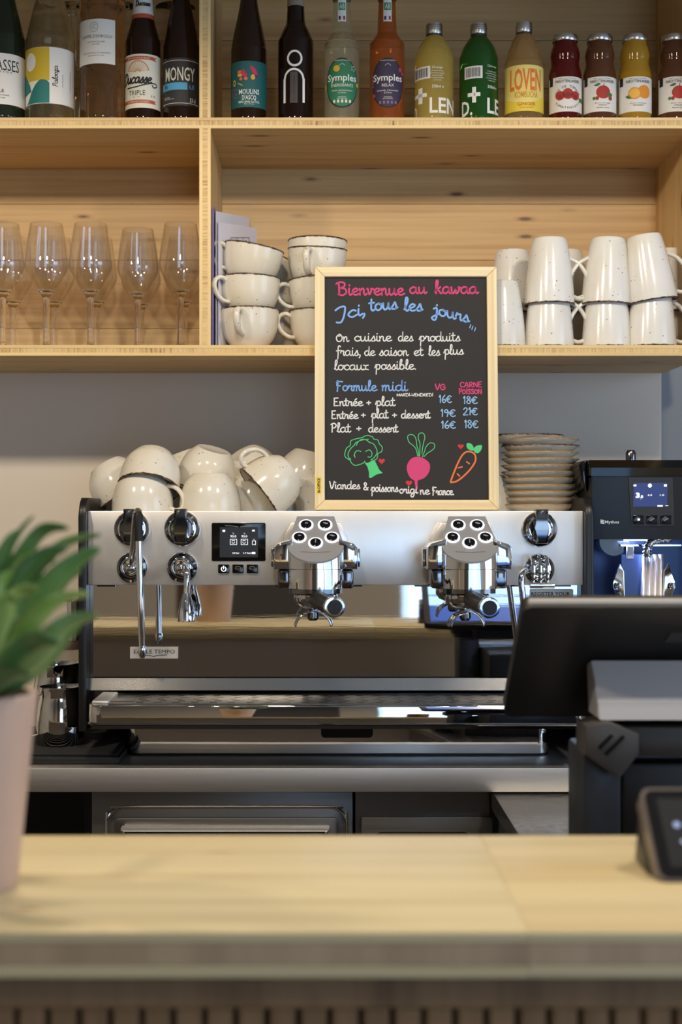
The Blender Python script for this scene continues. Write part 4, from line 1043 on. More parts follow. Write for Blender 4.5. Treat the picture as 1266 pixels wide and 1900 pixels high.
lemon(806, 'yellow lemonade bottle with white print and silver cap', G_lemon, 0)
lemon(888.5, 'green lemonade bottle with white print and silver cap', G_lime, 1)
# 12 kombucha
t, R = bottle('kombucha_bottle', 'cone-necked kombucha bottle with yellow and orange label', 972.5, BD, [(35.7, 210), (35.7, 130), (35, 118), (29, 96), (21, 76), (15, 66), (13.4, 60), (13.4, 52)], G_komb)
c = part('screw_cap', m_lathe([(S(15, BD), Z(63, BD) - ZU), (S(15.6, BD), Z(61, BD) - ZU), (S(15.6, BD), Z(50, BD) - ZU), (S(14.8, BD), Z(44.5, BD) - ZU), (0, Z(43.5, BD) - ZU)], 36), M_cap, t, world=False)
part('cap_ring', m_lathe([(S(14.4, BD), Z(67, BD) - ZU), (S(15, BD), Z(63.5, BD) - ZU)], 36), M_capdk, c, world=False)
l = lab(t, R, -0.049, 0.049, 120, 206, ccol('label_butter', 240, 218, 120))
prt(l, R, [PL(R, smooth([(-35, 180), (-20, 188), (0, 192), (18, 186), (35, 172), (35, 206), (-35, 206)], 1))], ccol('label_lemon', 236, 206, 60), 'yellow_wave', 0.0005)
prt(l, R, [T('LOVEN', R, -1, 147, 62, 38, .02)], ccol('label_orange', 232, 120, 40))
prt(l, R, [T('KOMBUCHA', R, 0, 175, 44, 11, .008)], ccol('label_ochre', 214, 150, 50), 'product_name')
prt(l, R, [T('GINGER', R, 0, 192.5, 34, 6, .012), T('bio non pasteurisé', R, 0, 199, 26, 2.2)], ccol('label_rust', 190, 96, 40), 'flavour_text')
# 13..16 juice bottles
def juice(px, lbl, gl, fruit, fw='PAROTTENLANDER'):
    t, R = bottle('juice_bottle', lbl, px, BD, [(30.2, 210), (30.2, 150), (29.6, 138), (26.5, 126), (25.6, 119), (26.6, 110), (27.0, 103), (24.5, 92), (22.3, 86), (22.3, 79)], gl)
    c = part('twist_cap', m_lathe([(S(23.2, BD), Z(80.5, BD) - ZU), (S(24, BD), Z(78, BD) - ZU), (S(24, BD), Z(72, BD) - ZU), (S(22.5, BD), Z(68.6, BD) - ZU), (0, Z(67.6, BD) - ZU)], 36), M_cap, t, world=False)
    l = lab(t, R, -0.041, 0.041, 142, 207, M_paper)
    prt(l, R, [T(fw, R, 0, 150.5, 46, 5, .01), T('OBST AUS SUDTIROL', R, 0, 145.5, 34, 1.6), RC(R, -29, -25, 142, 157)], M_ink)
    fruit(l, R)
    return t
M_apple = ccol('fruit_red', 176, 48, 38); M_leaf = ccol('fruit_leaf', 60, 120, 50); M_org = ccol('fruit_orange', 232, 146, 36); M_orl = ccol('fruit_orange_pale', 244, 186, 80); M_dkr = ccol('fruit_dark_red', 140, 30, 24)
def f_tom(l, R):
    prt(l, R, [CI(R, -14, 177, 9, 8.5), CI(R, 14, 177, 9, 8.5), CI(R, 0, 174, 10, 10)], M_apple, 'tomato_picture')
    prt(l, R, [CI(R, 0, 176, 6, 5), CI(R, -13, 179, 4, 4), CI(R, 14, 179, 4, 4)], M_dkr, 'tomato_shade', 0.001)
    s_ = 'JUS DE TOMATE'
    tx = [t_mv(t_text(ch, S(4.5, BD)), uu_(22 * math.sin((i - 6) * .2), R), zz_(180 - 20 * math.cos((i - 6) * .2), R), -(i - 6) * 9) for i, ch in enumerate(s_) if ch != ' ']
    s2 = 'TOMATENSAFT'
    tx += [t_mv(t_text(ch, S(4.2, BD)), uu_(24 * math.sin((i - 5) * .2), R), zz_(180 + 20 * math.cos((i - 5) * .2), R), (i - 5) * 9) for i, ch in enumerate(s2)]
    prt(l, R, tx, M_ink, 'arched_text'); prt(l, R, [RC(R, 21, 28, 180, 188)], M_leaf, 'green_logo')
def f_app(l, R):
    prt(l, R, [CI(R, 1, 171, 13, 12), CI(R, -10, 182, 3.5), CI(R, 14, 182, 4)], M_apple, 'apple_picture')
    prt(l, R, [PL(R, smooth([(-15, 158), (-8, 154), (-4, 156), (-10, 160)], 3, True)), CI(R, 13, 176, 5, 4), CI(R, -15, 182, 3, 3)], M_leaf, 'leaf_picture', 0.0009)
    prt(l, R, [t_stroke([(uu_(1, R), zz_(160, R)), (uu_(2, R), zz_(155, R))], S(1, BD))], M_ink, 'stalk_picture', 0.001)
    prt(l, R, [T('Succo di mela', R, 0, 191, 28, 2.2), T('APFELSAFT', R, 0, 195, 16, 2.4), T('Apple juice', R, 0, 199.5, 24, 2.2)], M_ink, 'small_print')
def f_ora(l, R):
    prt(l, R, [CI(R, 11, 170, 13, 12.5)], M_org, 'orange_picture'); prt(l, R, [CI(R, -7, 173, 11.5, 11)], M_org, 'orange_slice', 0.0009)
    prt(l, R, [CI(R, -7, 173, 9.5, 9)], M_orl, 'orange_flesh', 0.0011); prt(l, R, [PL(R, [(-22, 178), (-16, 175), (-12, 183), (-18, 182)])], M_leaf, 'leaf_picture', 0.0009)
    prt(l, R, [T("Succo d'arancia", R, 0, 191, 30, 2.2), T('ORANGENSAFT', R, 0, 195, 20, 2.4)], M_ink, 'small_print')
juice(1049, 'dark red tomato juice bottle with silver lid', G_tom, f_tom)
juice(1113, 'brown apple juice bottle between the tomato and orange juices', G_app, f_app)
juice(1178.5, 'yellow orange juice bottle with silver lid', G_ora, f_ora)
juice(1252, 'apple juice bottle cut by the right picture edge', G_app, f_app)

# ------------------------------------------------------------------ wine glasses
G_wine = glassm('wine_glass', (1, 1, 1, 1), 0.0, 1.45, 1.0)
def thin_glass(name):
    m = bpy.data.materials.new(name); m.use_nodes = True; nt = m.node_tree; nt.nodes.clear()
    o_ = nt.nodes.new('ShaderNodeOutputMaterial'); mx = nt.nodes.new('ShaderNodeMixShader'); tr = nt.nodes.new('ShaderNodeBsdfTransparent'); gl = nt.nodes.new('ShaderNodeBsdfGlossy'); lw_ = nt.nodes.new('ShaderNodeLayerWeight'); pw = nt.nodes.new('ShaderNodeMath'); pw.operation = 'POWER'; pw.inputs[1].default_value = 4.0
    fr_ = nt.nodes.new('ShaderNodeMath'); fr_.operation = 'MULTIPLY_ADD'; fr_.inputs[1].default_value = 0.8; fr_.inputs[2].default_value = 0.10
    nt.links.new(lw_.outputs['Facing'], pw.inputs[0]); nt.links.new(pw.outputs[0], fr_.inputs[0]); tr.inputs['Color'].default_value = (1, 1, 1, 1); gl.inputs['Roughness'].default_value = 0.0
    nt.links.new(fr_.outputs[0], mx.inputs[0]); nt.links.new(tr.outputs[0], mx.inputs[1]); nt.links.new(gl.outputs[0], mx.inputs[2]); nt.links.new(mx.outputs[0], o_.inputs[0])
    return m
G_bowl = thin_glass('thin_bowl_glass')
def wineglass(k):
    H = 0.217 * k
    op = [(0.0, 0.0), (0.030, 0.0), (0.0315, 0.0012), (0.028, 0.0022), (0.010, 0.0048), (0.0066, 0.010), (0.0058, 0.03), (0.0056, 0.07), (0.0066, 0.088), (0.012, 0.098), (0.024, 0.116), (0.0345, 0.135), (0.0372, 0.144), (0.0366, 0.155), (0.0322, 0.19), (0.0278, 0.2165)]
    inn = [(0.0270, 0.2165), (0.0312, 0.19), (0.0354, 0.155), (0.0360, 0.145), (0.0332, 0.1365), (0.0228, 0.1185), (0.011, 0.1015), (0.0, 0.099)]
    p = smooth(op[1:], 3); q = smooth(inn, 3)
    me = mesh_of('wine_glass', m_lathe([(0, 0)] + [(a * k, b * k) for a, b in p + q], 40), G_wine, True, 60)
    me.materials.append(G_bowl)
    for pl in me.polygons: pl.material_index = 1 if pl.center.z > 0.102 * k else 0
    return me
wg = wineglass(1.0); wg2 = wineglass(0.955)
GP = [(5, 2.45, wg, 'leftmost front wine glass, half cut by the left picture edge'), (86, 2.45, wg, 'second wine glass from the left in the front row'), (168, 2.45, wg, 'middle wine glass of the front row on the shelf'),
      (256, 2.45, wg2, 'slightly shorter wine glass in the front row'), (335, 2.45, wg, 'front wine glass nearest the shelf upright'),
      (24, 2.575, wg, 'back-row wine glass seen behind the leftmost two'), (101, 2.575, wg, 'back-row wine glass behind the second front glass'),
      (179, 2.575, wg, 'back-row wine glass behind the middle front glass'), (262, 2.575, wg2, 'back-row wine glass behind the shorter front glass'), (342, 2.575, wg, 'back-row wine glass nearest the shelf upright')]
for px, D, me, lb in GP:
    o = put('wine_glass', me, None, (X(px, D), D, ZL + 0.0003)); o['label'] = lb; o['category'] = 'wine glass'; o['group'] = 'wine glasses on the lower shelf'
# stemmed glasses upside down behind the bottles
wg3 = wineglass(1.15)
for px, lb in ((326, 'upturned glass behind the two beer bottles by the upright'), (226, 'upturned glass behind the amber wine bottle'), (135, 'upturned glass behind the pale and amber wine bottles')):
    D = 2.56
    o = put('upturned_glass', wg3, None, (X(px, D), D, ZU + 0.2493), (PI, 0, 0)); o['label'] = lb; o['category'] = 'glass'; o['group'] = 'upturned glasses behind the bottles'
# ------------------------------------------------------------------ stoneware
def stoneware(name, base):
    m = pmat(name, base, 0.16); n = NT(m)
    v = n.coords((1, 1, 1)); vo = n.n('ShaderNodeTexVoronoi'); vo.inputs['Scale'].default_value = 130.0; n.l(v, vo.inputs['Vector'])
    no = n.n('ShaderNodeTexNoise'); no.inputs['Scale'].default_value = 60.0; n.l(v, no.inputs['Vector'])
    f1 = n.ramp(vo.outputs['Distance'], [(0.10, (1, 1, 1, 1)), (0.17, (0, 0, 0, 1))])
    f2 = n.ramp(no.outputs['Fac'], [(0.52, (0, 0, 0, 1)), (0.58, (1, 1, 1, 1))])
    ff = n.mix(1.0, f1, f2, 'MULTIPLY')
    n3 = n.n('ShaderNodeTexNoise'); n3.inputs['Scale'].default_value = 14.0; n.l(v, n3.inputs['Vector'])
    wash = n.ramp(n3.outputs['Fac'], [(0.4, base), (0.75, (base[0] * 0.93, base[1] * 0.89, base[2] * 0.80, 1))])
    c = n.mix(ff, wash, rgb(120, 92, 66)); n.l(c, n.b.inputs['Base Color'])
    return m
M_stone = stoneware('speckled_stoneware', rgb(226, 220, 206))
M_mug = stoneware('white_stoneware', rgb(228, 226, 220))
def rim_mat():
    m = pmat('burnt_rim', rgb(70, 44, 30), 0.35); n = NT(m)
    v = n.coords((1, 1, 1)); no = n.n('ShaderNodeTexNoise'); no.inputs['Scale'].default_value = 160.0; n.l(v, no.inputs['Vector'])
    n.l(n.ramp(no.outputs['Fac'], [(0.35, rgb(36, 22, 16)), (0.55, rgb(92, 60, 40)), (0.72, rgb(150, 118, 88))]), n.b.inputs['Base Color'])
    return m
M_rim = rim_mat()
CH, CR = 0.066, 0.0505
def handle_mesh(pts, ra, rb):
    """strap handle: elliptical section along a path in the x-z plane"""
    P = smooth(pts, 5); v, f = [], []; k = 10; n = len(P)
    for i, (x, z) in enumerate(P):
        a = P[max(0, i - 1)]; b = P[min(n - 1, i + 1)]; t = Vector((b[0] - a[0], b[1] - a[1])).normalized(); nx, nz = -t.y, t.x
        for j in range(k):
            q = 2 * PI * j / k; v.append((x + nx * ra * math.cos(q), rb * math.sin(q), z + nz * ra * math.cos(q)))
    for i in range(n - 1):
        for j in range(k): f.append((i * k + j, i * k + (j + 1) % k, (i + 1) * k + (j + 1) % k, (i + 1) * k + j))
    f.append(tuple(range(k))); f.append(tuple((n - 1) * k + j for j in range(k)))
    return v, f
def wobble_ring(R, z, r, seed):
    rnd = random.Random(seed); n = 64; v, f = [], []
    ph = [rnd.uniform(0, 6.28) for _ in range(5)]
    for i in range(n):
        a = 2 * PI * i / n; d = 0.0010 * (1 + 0.9 * math.sin(9 * a + ph[0]) * math.sin(23 * a + ph[1]) + 0.5 * math.sin(31 * a + ph[2]))
        for (dr, dz) in ((0.0009, -max(0.0004, d)), (0.0009, 0.0006), (0, 0.0013), (-0.0012 - r, 0.0011), (-0.0014 - r, -0.001)):
            v.append(((R + dr) * math.cos(a), (R + dr) * math.sin(a), z + dz))
    k = 5
    for i in range(n):
        for j in range(k): f.append((i * k + j, i * k + (j + 1) % k, ((i + 1) % n) * k + (j + 1) % k, ((i + 1) % n) * k + j))
    return v, f
# wide cappuccino cup, handle towards +x
outer = [(0.0275, 0.0), (0.0295, 0.0012), (0.0355, 0.008), (0.0425, 0.018), (0.0475, 0.032), (0.0500, 0.048), (CR, CH)]
inner = [(CR - 0.0028, CH), (0.0470, 0.046), (0.0440, 0.032), (0.038, 0.018), (0.028, 0.009), (0.0, 0.0062)]
cup_body = mesh_of('body', m_lathe([(0, 0.0008), (0.024, 0.0008)] + smooth(outer, 4) + smooth(inner, 4), 44), M_stone, True, 50)
cup_rim = mesh_of('rim', wobble_ring(CR, CH - 0.0004, 0.0012, 3), M_rim, True, 60)
cup_handle = mesh_of('handle', handle_mesh([(0.0475, 0.056), (0.058, 0.0605), (0.069, 0.056), (0.0715, 0.044), (0.065, 0.030), (0.054, 0.022), (0.0425, 0.020)], 0.0038, 0.0058), M_stone, True, 60)
# tall tapered mug
MH, MR = 0.113, 0.0425
mo = [(0.0265, 0.0), (0.0285, 0.0014), (0.0315, 0.012), (0.0350, 0.035), (0.0385, 0.062), (0.0412, 0.09), (MR, MH)]
mi = [(MR - 0.0026, MH), (0.0385, 0.09), (0.0355, 0.062), (0.032, 0.035), (0.028, 0.012), (0.0, 0.007)]
mug_body = mesh_of('body', m_lathe([(0, 0.0008), (0.023, 0.0008)] + smooth(mo, 4) + smooth(mi, 4), 44), M_mug, True, 50)
mug_rim = mesh_of('rim', wobble_ring(MR, MH - 0.0004, 0.0010, 5), M_rim, True, 60)
mug_handle = mesh_of('handle', handle_mesh([(0.040, 0.100), (0.052, 0.1035), (0.064, 0.096), (0.067, 0.080), (0.062, 0.062), (0.050, 0.044), (0.034, 0.034)], 0.0036, 0.0052), M_mug, True, 60)

def crock(kind, label, c, rot, group):
    """c: world position of the vessel's mid point; rot: matrix"""
    H, b, r, h = (CH, cup_body, cup_rim, cup_handle) if kind == 'coffee_cup' else (MH, mug_body, mug_rim, mug_handle)
    t = thing(kind, label, 'cup' if kind == 'coffee_cup' else 'mug', (0, 0, 0), group)
    R = rot.to_3x3(); t.rotation_euler = R.to_euler(); t.location = Vector(c) - R @ Vector((0, 0, H / 2))
    put('body', b, t); put('rim', r, t); put('handle', h, t)
    return t
def up(az): return turn('Z', az)                                   # upright, handle at azimuth az (0 = right, -90 = towards viewer)
def down(az): return turn('Z', az) @ turn('X', 180)                # upside down, handle keeps azimuth az
def tilt(axis, deg, base): return turn(axis, deg) @ base
# --- cups on the lower shelf
G1 = 'stoneware cups stacked on the lower shelf'
CD = 2.432; zc = ZL + CH / 2 + 0.0004
crock('coffee_cup', 'bottom cup of the stack beside the paper folder, handle to the front', (X(463, CD), CD, zc), up(-105), G1)
crock('coffee_cup', 'middle cup of the stack beside the paper folder', (X(464, CD), CD, zc + 0.0545), tilt('Y', 2, up(-145)), G1)
crock('coffee_cup', 'tilted top cup of the stack beside the paper folder', (X(466, CD), CD, zc + 0.108), tilt('Y', 11, tilt('X', 3, up(-165))), G1)
CB = 2.54
crock('coffee_cup', 'shadowed cup low behind the two cup stacks', (X(518, CB), CB + 0.01, zc), up(100), G1)
crock('coffee_cup', 'shadowed cup second from below behind the two cup stacks', (X(516, CB), CB + 0.01, zc + 0.0545), up(60), G1)
crock('coffee_cup', 'steeply tilted cup peeking out behind the two cup stacks', (X(505, CB), CB, zc + 0.108), tilt('Y', 24, up(175)), G1)
C2 = 2.45
crock('coffee_cup', 'lowest cup of the stack half hidden by the chalkboard', (X(592, C2), C2, zc), up(-170), G1)
crock('coffee_cup', 'second cup of the stack half hidden by the chalkboard', (X(591, C2), C2, zc + 0.0545), tilt('Y', -3, up(-172)), G1)
crock('coffee_cup', 'third cup of the stack half hidden by the chalkboard, handle to the front', (X(588, C2), C2, zc + 0.1065), tilt('Y', 2, tilt('X', 4, up(-105))), G1)
crock('coffee_cup', 'uppermost cup of the stack half hidden by the chalkboard', (X(589, C2), C2 + 0.004, zc + 0.122), tilt('Y', 1, up(70)), G1)
# --- mugs on the lower shelf
G2 = 'tall stoneware mugs turned upside down on the lower shelf'
MD, MBk = 2.432, 2.545; zm = ZL + MH / 2 + 0.0012; dz = 0.0735
mugs = [
 (930, MD, 0, down(170), 'single low mug right behind the chalkboard edge'),
 (1019, MD, 0, down(-4), 'lower mug of the first full mug pair beside the chalkboard'),
 (1020, MD, dz, down(-6), 'upper mug of the first full mug pair beside the chalkboard'),
 (1126, MD, 0, down(184), 'lower mug of the middle pair, handle to the left'),
 (1127, MD, dz, tilt('Y', 2, down(186)), 'upper mug of the middle pair, handle to the left'),
 (1209, MD - 0.008, 0, down(2), 'lower mug of the front pair nearest the right shelf side'),
 (1203, MD - 0.008, dz + 0.004, tilt('Y', -8, down(-4)), 'tilted upper mug nearest the right shelf side'),
 (951, MBk, 0, down(150), 'lower back mug behind the single mug'),
 (951, MBk, dz, down(176), 'upper back mug between the chalkboard and the first pair'),
 (1052, MBk, 0, down(120), 'lower back mug between the first and middle pairs'),
 (1050, MBk, dz, down(60), 'upper back mug between the first and middle pairs'),
 (1132, MBk + 0.005, 0, down(175), 'lower back mug behind the middle pair'),
 (1128, MBk + 0.005, dz - 0.012, down(178), 'upper back mug with its handle showing left of the middle pair'),
 (1240, MBk - 0.01, 0, down(80), 'lower back mug in the right shelf corner'),
 (1239, MBk - 0.01, dz, down(60), 'cream upper back mug in the right shelf corner')]
for px, D, z, r, lb in mugs: crock('tall_mug', lb, (X(px, D), D, zm + z), r, G2)
# --- cups on top of the machine
G3 = 'stoneware cups piled on the espresso machine'
zt = MT - 0.006 + CH / 2 + 0.0014
def axis_to(dx, dy, dz, az=0):
    """cup axis (base to rim) along the given direction"""
    return Vector((dx, dy, dz)).to_track_quat('Z', 'Y').to_matrix().to_4x4() @ turn('Z', az)
def axis_want(d, want):
    """cup axis (base to rim) along d, handle turned as near as possible to the direction want"""
    w_ = Vector(want); best = max(range(0, 360, 5), key=lambda a: (axis_to(*d, a).to_3x3() @ Vector((1, 0, 0))).dot(w_))
    return axis_to(*d, best)
tops = [
 (265, 917, 2.325, down(-15), 'upside-down front cup with its handle right, above the left dial'),
 (390, 917, 2.33, down(110), 'upside-down front cup without visible handle, second from the left'),
 (478, 917, 2.40, down(100), 'upside-down front cup under the slanted cup'),
 (604, 915, 2.415, down(120), 'cup partly hidden behind the left chalkboard frame'),
 (904, 913, 2.42, down(5), 'cup behind the chalkboard with only its handle showing right'),
 (281, 873, 2.342, tilt('X', -27, tilt('Y', 5, down(80))), 'tilted cup resting on the cup above the left dial, mouth dark'),
 (214, 893, 2.425, axis_want((0.52, -0.1, -0.85), (0.2, 1, 0.3)), 'large tilted cup at the left end of the cup pile'),
 (510, 893, 2.335, axis_want((-0.76, -0.16, -0.60), (-0.3, -0.35, 1)), 'slanted cup lying on its side, handle upward, near the chalkboard'),
 (316, 915, 2.475, down(30), 'lower back cup seen between the two left front cups'),
 (424, 914, 2.475, down(60), 'lower back cup behind the second front cup'),
 (533, 914, 2.475, down(60), 'lower back cup behind the slanted cup'),
  (350, 872, 2.52, tilt('Y', -20, down(120)), 'upper back cup tilted left behind the second front cup'),
 (388, 868, 2.40, tilt('Y', 16, tilt('X', 12, down(100))), 'upper cup tilted right over the second front cup'),
 (466, 870, 2.51, axis_want((0.45, 0.35, -0.85), (0.3, 1, 0)), 'upper back cup showing its base behind the slanted cup'),
 (570, 873, 2.45, tilt('Y', 14, down(130)), 'upper back cup close to the chalkboard frame')]
for px, py, D, r, lb in tops: crock('coffee_cup', lb, (X(px, D), D, Z(py, D) if py < 910 else zt), r, G3)
# --- saucers
M_plate = stoneware('plate_stoneware', rgb(228, 222, 208))
PR = S(71, 2.40)
pp = [(0.0, 0.0006), (0.034, 0.0006), (0.036, 0.0), (0.039, 0.0014), (0.050, 0.006), (0.060, 0.0115), (PR, 0.0150), (PR + 0.0002, 0.0160), (PR - 0.0012, 0.0166), (0.059, 0.0140), (0.048, 0.0086), (0.036, 0.0045), (0, 0.004)]
pl_b = mesh_of('dish', m_lathe(pp, 56), M_plate, True, 50)
pl_r = [mesh_of('rim', wobble_ring(PR + 0.0002, 0.0160, 0.0004, s), M_rim, True, 60) for s in (11, 12, 13)]
M_rimg = pmat('ochre_rim', rgb(158, 126, 84), 0.35)
pl_g = mesh_of('rim', wobble_ring(PR - 0.0003, 0.0157, 0.0001, 14), M_rimg, True, 60)
names = ['lowest', 'second', 'third', 'fourth', 'fifth', 'sixth', 'seventh', 'eighth', 'ninth', 'tenth', 'eleventh']
PZ = MT - 0.006 + 0.0006; dzp = S(12.05, 2.40)
for i in range(12):
    px = (1001, 1003, 1003, 1001, 1002, 1003, 1002, 1003, 1002, 1003, 1002, 975)[i]
    lb = ('top saucer of the pile, shifted left over the others' if i == 11 else '%s saucer from the bottom of the pile on the machine' % names[i])
    t = thing('saucer', lb, 'saucer', (X(px, 2.40), 2.40 + (0.01 if i == 11 else 0), PZ + i * dzp - (0.004 if i == 11 else 0)), 'saucers piled on the espresso machine')
    t.rotation_euler = (0, 0, i * 0.9)
    put('dish', pl_b, t); put('rim', pl_r[i % 3] if i in (9, 11) else pl_g, t)
# ------------------------------------------------------------------ papers beside the upright
pfx = xd1 + 0.001
M_purple = pmat('purple_folder', rgb(92, 78, 150), 0.5)
def sheet(name, lab_, poly, x, mat, th=0.0006, rot=0.0):
    o = put(name, mesh_of(name, m_prism(poly, 'x', x, x + th), mat, False)); o['label'] = lab_; o['category'] = 'paper'; return o
zt_, y0 = ZL + 0.0004, DF + 0.012
fold = put('document_folder', mesh_of('document_folder', m_prism([(y0, zt_), (y0 + 0.24, zt_), (y0 + 0.24, zt_ + 0.235), (y0 + 0.01, zt_ + 0.235)], 'x', pfx, pfx + 0.003), M_purple, False))
fold['label'] = 'thin purple folder standing against the shelf upright'; fold['category'] = 'folder'; centre(fold)
M_pap = pmat('white_paper', rgb(226, 224, 232), 0.7)
def leaning(name, lb, xa, ya, za, xb, yb, zb, th=0.0008):
    """a sheet standing askew: front vertical edge at (xa,ya), back edge at (xb,yb)"""
    v = [(xa, ya, zt_), (xb, yb, zt_), (xb, yb, zb), (xa, ya, za)]
    v = v + [(a + th, b - th, c) for a, b, c in v]
    f = [(0, 1, 2, 3), (7, 6, 5, 4), (0, 4, 5, 1), (1, 5, 6, 2), (2, 6, 7, 3), (3, 7, 4, 0)]
    o = put(name, mesh_of(name, (v, f), M_pap, False)); o['label'] = lb; o['category'] = 'paper'; o['group'] = 'papers standing beside the upright'; return o
D1, D2 = 2.40, 2.64
s1 = leaning('paper_sheet', 'taller white sheet behind the printed sheet', X(398, D1) + 0.002, D1, Z(392, D1), X(462, D2), D2, Z(404, D2))
centre(s1)
D3 = 2.60
xa, xb = X(399.5, D1) + 0.005, X(476, D3)
s2 = leaning('paper_sheet', 'white sheet printed with a small table, behind the left cups', xa, D1, Z(412, D1), xb, D3, Z(424, D3))
w2 = s2.matrix_world.copy()
def sp2(u, py):
    y = D1 + (D3 - D1) * u; x = xa + (xb - xa) * u; d = y - 0.003
    return (x + 0.0012, d, Z(py, d))
cells = []
def quad(u0, u1, p0, p1):
    a = [sp2(u0, p0), sp2(u1, p0), sp2(u1, p1), sp2(u0, p1)]; cells.append((a, [(0, 1, 2, 3)]))
for u in (0.30, 0.46, 0.62, 0.78):
    quad(u, u + 0.008, 441, 478)
quad(0.30, 0.79, 440.5, 441.3); quad(0.30, 0.79, 477.5, 478.2)
for u in (0.36, 0.52, 0.68):
    for k in range(5): quad(u, u + 0.03, 446 + 5 * k, 449 + 5 * k)
part('printed_table', join(*cells), M_ink, s2, sm=False, fix=False)
centre_ = None

# ------------------------------------------------------------------ chalkboard
BW = S(343, 2.337); SCL = BW / 341.0                       # metres per picture pixel on the board
cbz = MT + 0.0004
lean = math.atan2(0.0236, 0.2755)
cb = thing('chalkboard', 'black menu chalkboard in a pine frame leaning on the shelf edge', 'menu board', (X(755.5, 2.337), 2.3505, cbz))
cb.rotation_euler = (-lean, 0, 0)
HB = 0.4075
fw = 0.0168
M_fr = wood('frame_pine_x', rgb(242, 222, 178), rgb(228, 202, 154), axis='x', knots=0.0, grain=2.0)
M_frz = wood('frame_pine_z', rgb(242, 222, 178), rgb(228, 202, 154), axis='z', knots=0.0, grain=2.0)
hw_ = BW / 2; fd = 0.014
def mitre(pts, mat):
    """frame rail: 2D (x,z) quad extruded, with an inner step"""
    return part('frame_rail', m_prism(pts, 'y', -fd, 0.0, 0.0016), mat, cb, world=False)
mitre([(-hw_, 0), (hw_, 0), (hw_ - fw, fw), (-hw_ + fw, fw)], M_fr)
mitre([(-hw_, HB), (hw_, HB), (hw_ - fw, HB - fw), (-hw_ + fw, HB - fw)], M_fr)
mitre([(-hw_, 0), (-hw_, HB), (-hw_ + fw, HB - fw), (-hw_ + fw, fw)], M_frz)
mitre([(hw_, 0), (hw_, HB), (hw_ - fw, HB - fw), (hw_ - fw, fw)], M_frz)
slate = part('slate', m_box(-hw_ + fw - 0.002, hw_ - fw + 0.002, -0.0075, -0.002, fw - 0.002, HB - fw + 0.002), pmat('slate_black', rgb(34, 31, 30), 0.7), cb, world=False, sm=False)
YF = -0.0076
# board picture coordinates: px in the photograph -> local
def bx_(px): return (px - 755.5) * SCL
def bz_(py): return (945.5 - py) * HB / 453.5
def chalk(ms, mat, name):
    part(name, join(*[([(a, YF - 0.0003, b) for a, b in m[0]], m[1]) for m in ms]), mat, slate, world=False, sm=False, fix=False)
def wr(s, px, py, xh, wpx, lpx, arc=None, slant=0.0):
    return hand(s, bx_(px), bz_(py), xh * SCL, wpx * SCL, lpx * SCL, arc=arc, slant=slant)
def chalk_mat(n, r, g, b): return pmat(n, rgb(r, g, b), 0.75)
K_pink = chalk_mat('chalk_pink', 212, 66, 120); K_blue = chalk_mat('chalk_blue', 128, 176, 238); K_white = chalk_mat('chalk_white', 232, 230, 226)
K_green = chalk_mat('chalk_green', 84, 206, 126); K_red = chalk_mat('chalk_red', 206, 50, 48); K_orange = chalk_mat('chalk_orange', 232, 116, 60); K_lblue = chalk_mat('chalk_light_blue', 150, 194, 232)
chalk(wr('Bienvenue', 627, 544, 12.5, 3.2, 126) + wr('au', 763, 541, 12, 3.2, 32) + wr('kawaa', 811, 541, 12.5, 3.2, 80), K_pink, 'chalk_welcome')
arc1 = lambda u: 0
def seg(s, px, py, xh, w, l, rise):
    L_ = l * SCL
    return hand(s, bx_(px), bz_(py), xh * SCL, w * SCL, L_, arc=lambda u: rise * SCL * (u / L_))
chalk(seg('Jci,', 626, 592, 13, 3.4, 56, 12) + seg('tous', 688, 574, 13, 3.4, 52, 4) + seg('les', 753, 574, 13, 3.4, 34, 0) + seg('jours', 808, 580, 12.5, 3.4, 66, -16)
      + [t_stroke([(bx_(a), bz_(b)), (bx_(a - 2), bz_(b + 6))], 1.8 * SCL) for a, b in ((877, 600), (881, 603), (886, 606))], K_blue, 'chalk_subtitle')
chalk(wr('On', 625, 632, 9.5, 2.0, 24) + wr('cuisine', 659, 631, 9.5, 2.0, 70) + wr('des', 741, 631, 9.5, 2.0, 28) + wr('produits', 781, 631, 9.5, 2.0, 76)
      + wr('frais,', 626, 658, 9.5, 2.0, 46) + wr('de', 678, 658, 9, 2.0, 20) + wr('saison', 706, 658, 9.5, 2.0, 54) + wr('et', 770, 658, 9, 2.0, 18) + wr('les', 798, 658, 9.5, 2.0, 21) + wr('plus', 827, 656, 9.5, 2.0, 36)
      + wr('locaux', 622, 685, 9.5, 2.0, 64) + wr('possible.', 698, 684, 9.5, 2.0, 78), K_white, 'chalk_intro')
chalk(wr('Formule', 625, 724, 10, 2.4, 76) + wr('midi', 710, 724, 10.5, 2.4, 48), K_blue, 'chalk_heading')
chalk(wr('MARDI-VENDREDI', 738, 734, 2.8, 1.2, 68) + wr('Entrée', 620, 752, 8.2, 2.2, 55) + wr('+', 681, 752, 8.5, 2.2, 10) + wr('plat', 699, 752, 9, 2.2, 36)
      + wr('Entrée', 616, 776, 8.2, 2.2, 50) + wr('+', 671, 775, 8.5, 2.2, 10) + wr('plat', 691, 775, 9, 2.2, 31) + wr('+', 729, 775, 8.5, 2.2, 10) + wr('dessert', 746, 775, 8.2, 2.2, 54)
      + wr('Plat', 616, 801, 9, 2.2, 36) + wr('+', 662, 800, 8.5, 2.2, 11) + wr('dessert', 685, 801, 8.4, 2.2, 55), K_white, 'chalk_menu')
chalk(wr('VG', 810, 722, 6.2, 2.2, 19) + wr('CARNE', 856, 717, 5.6, 1.9, 42) + wr('POISSON', 854, 729.5, 5.4, 1.9, 43), K_pink, 'chalk_columns')
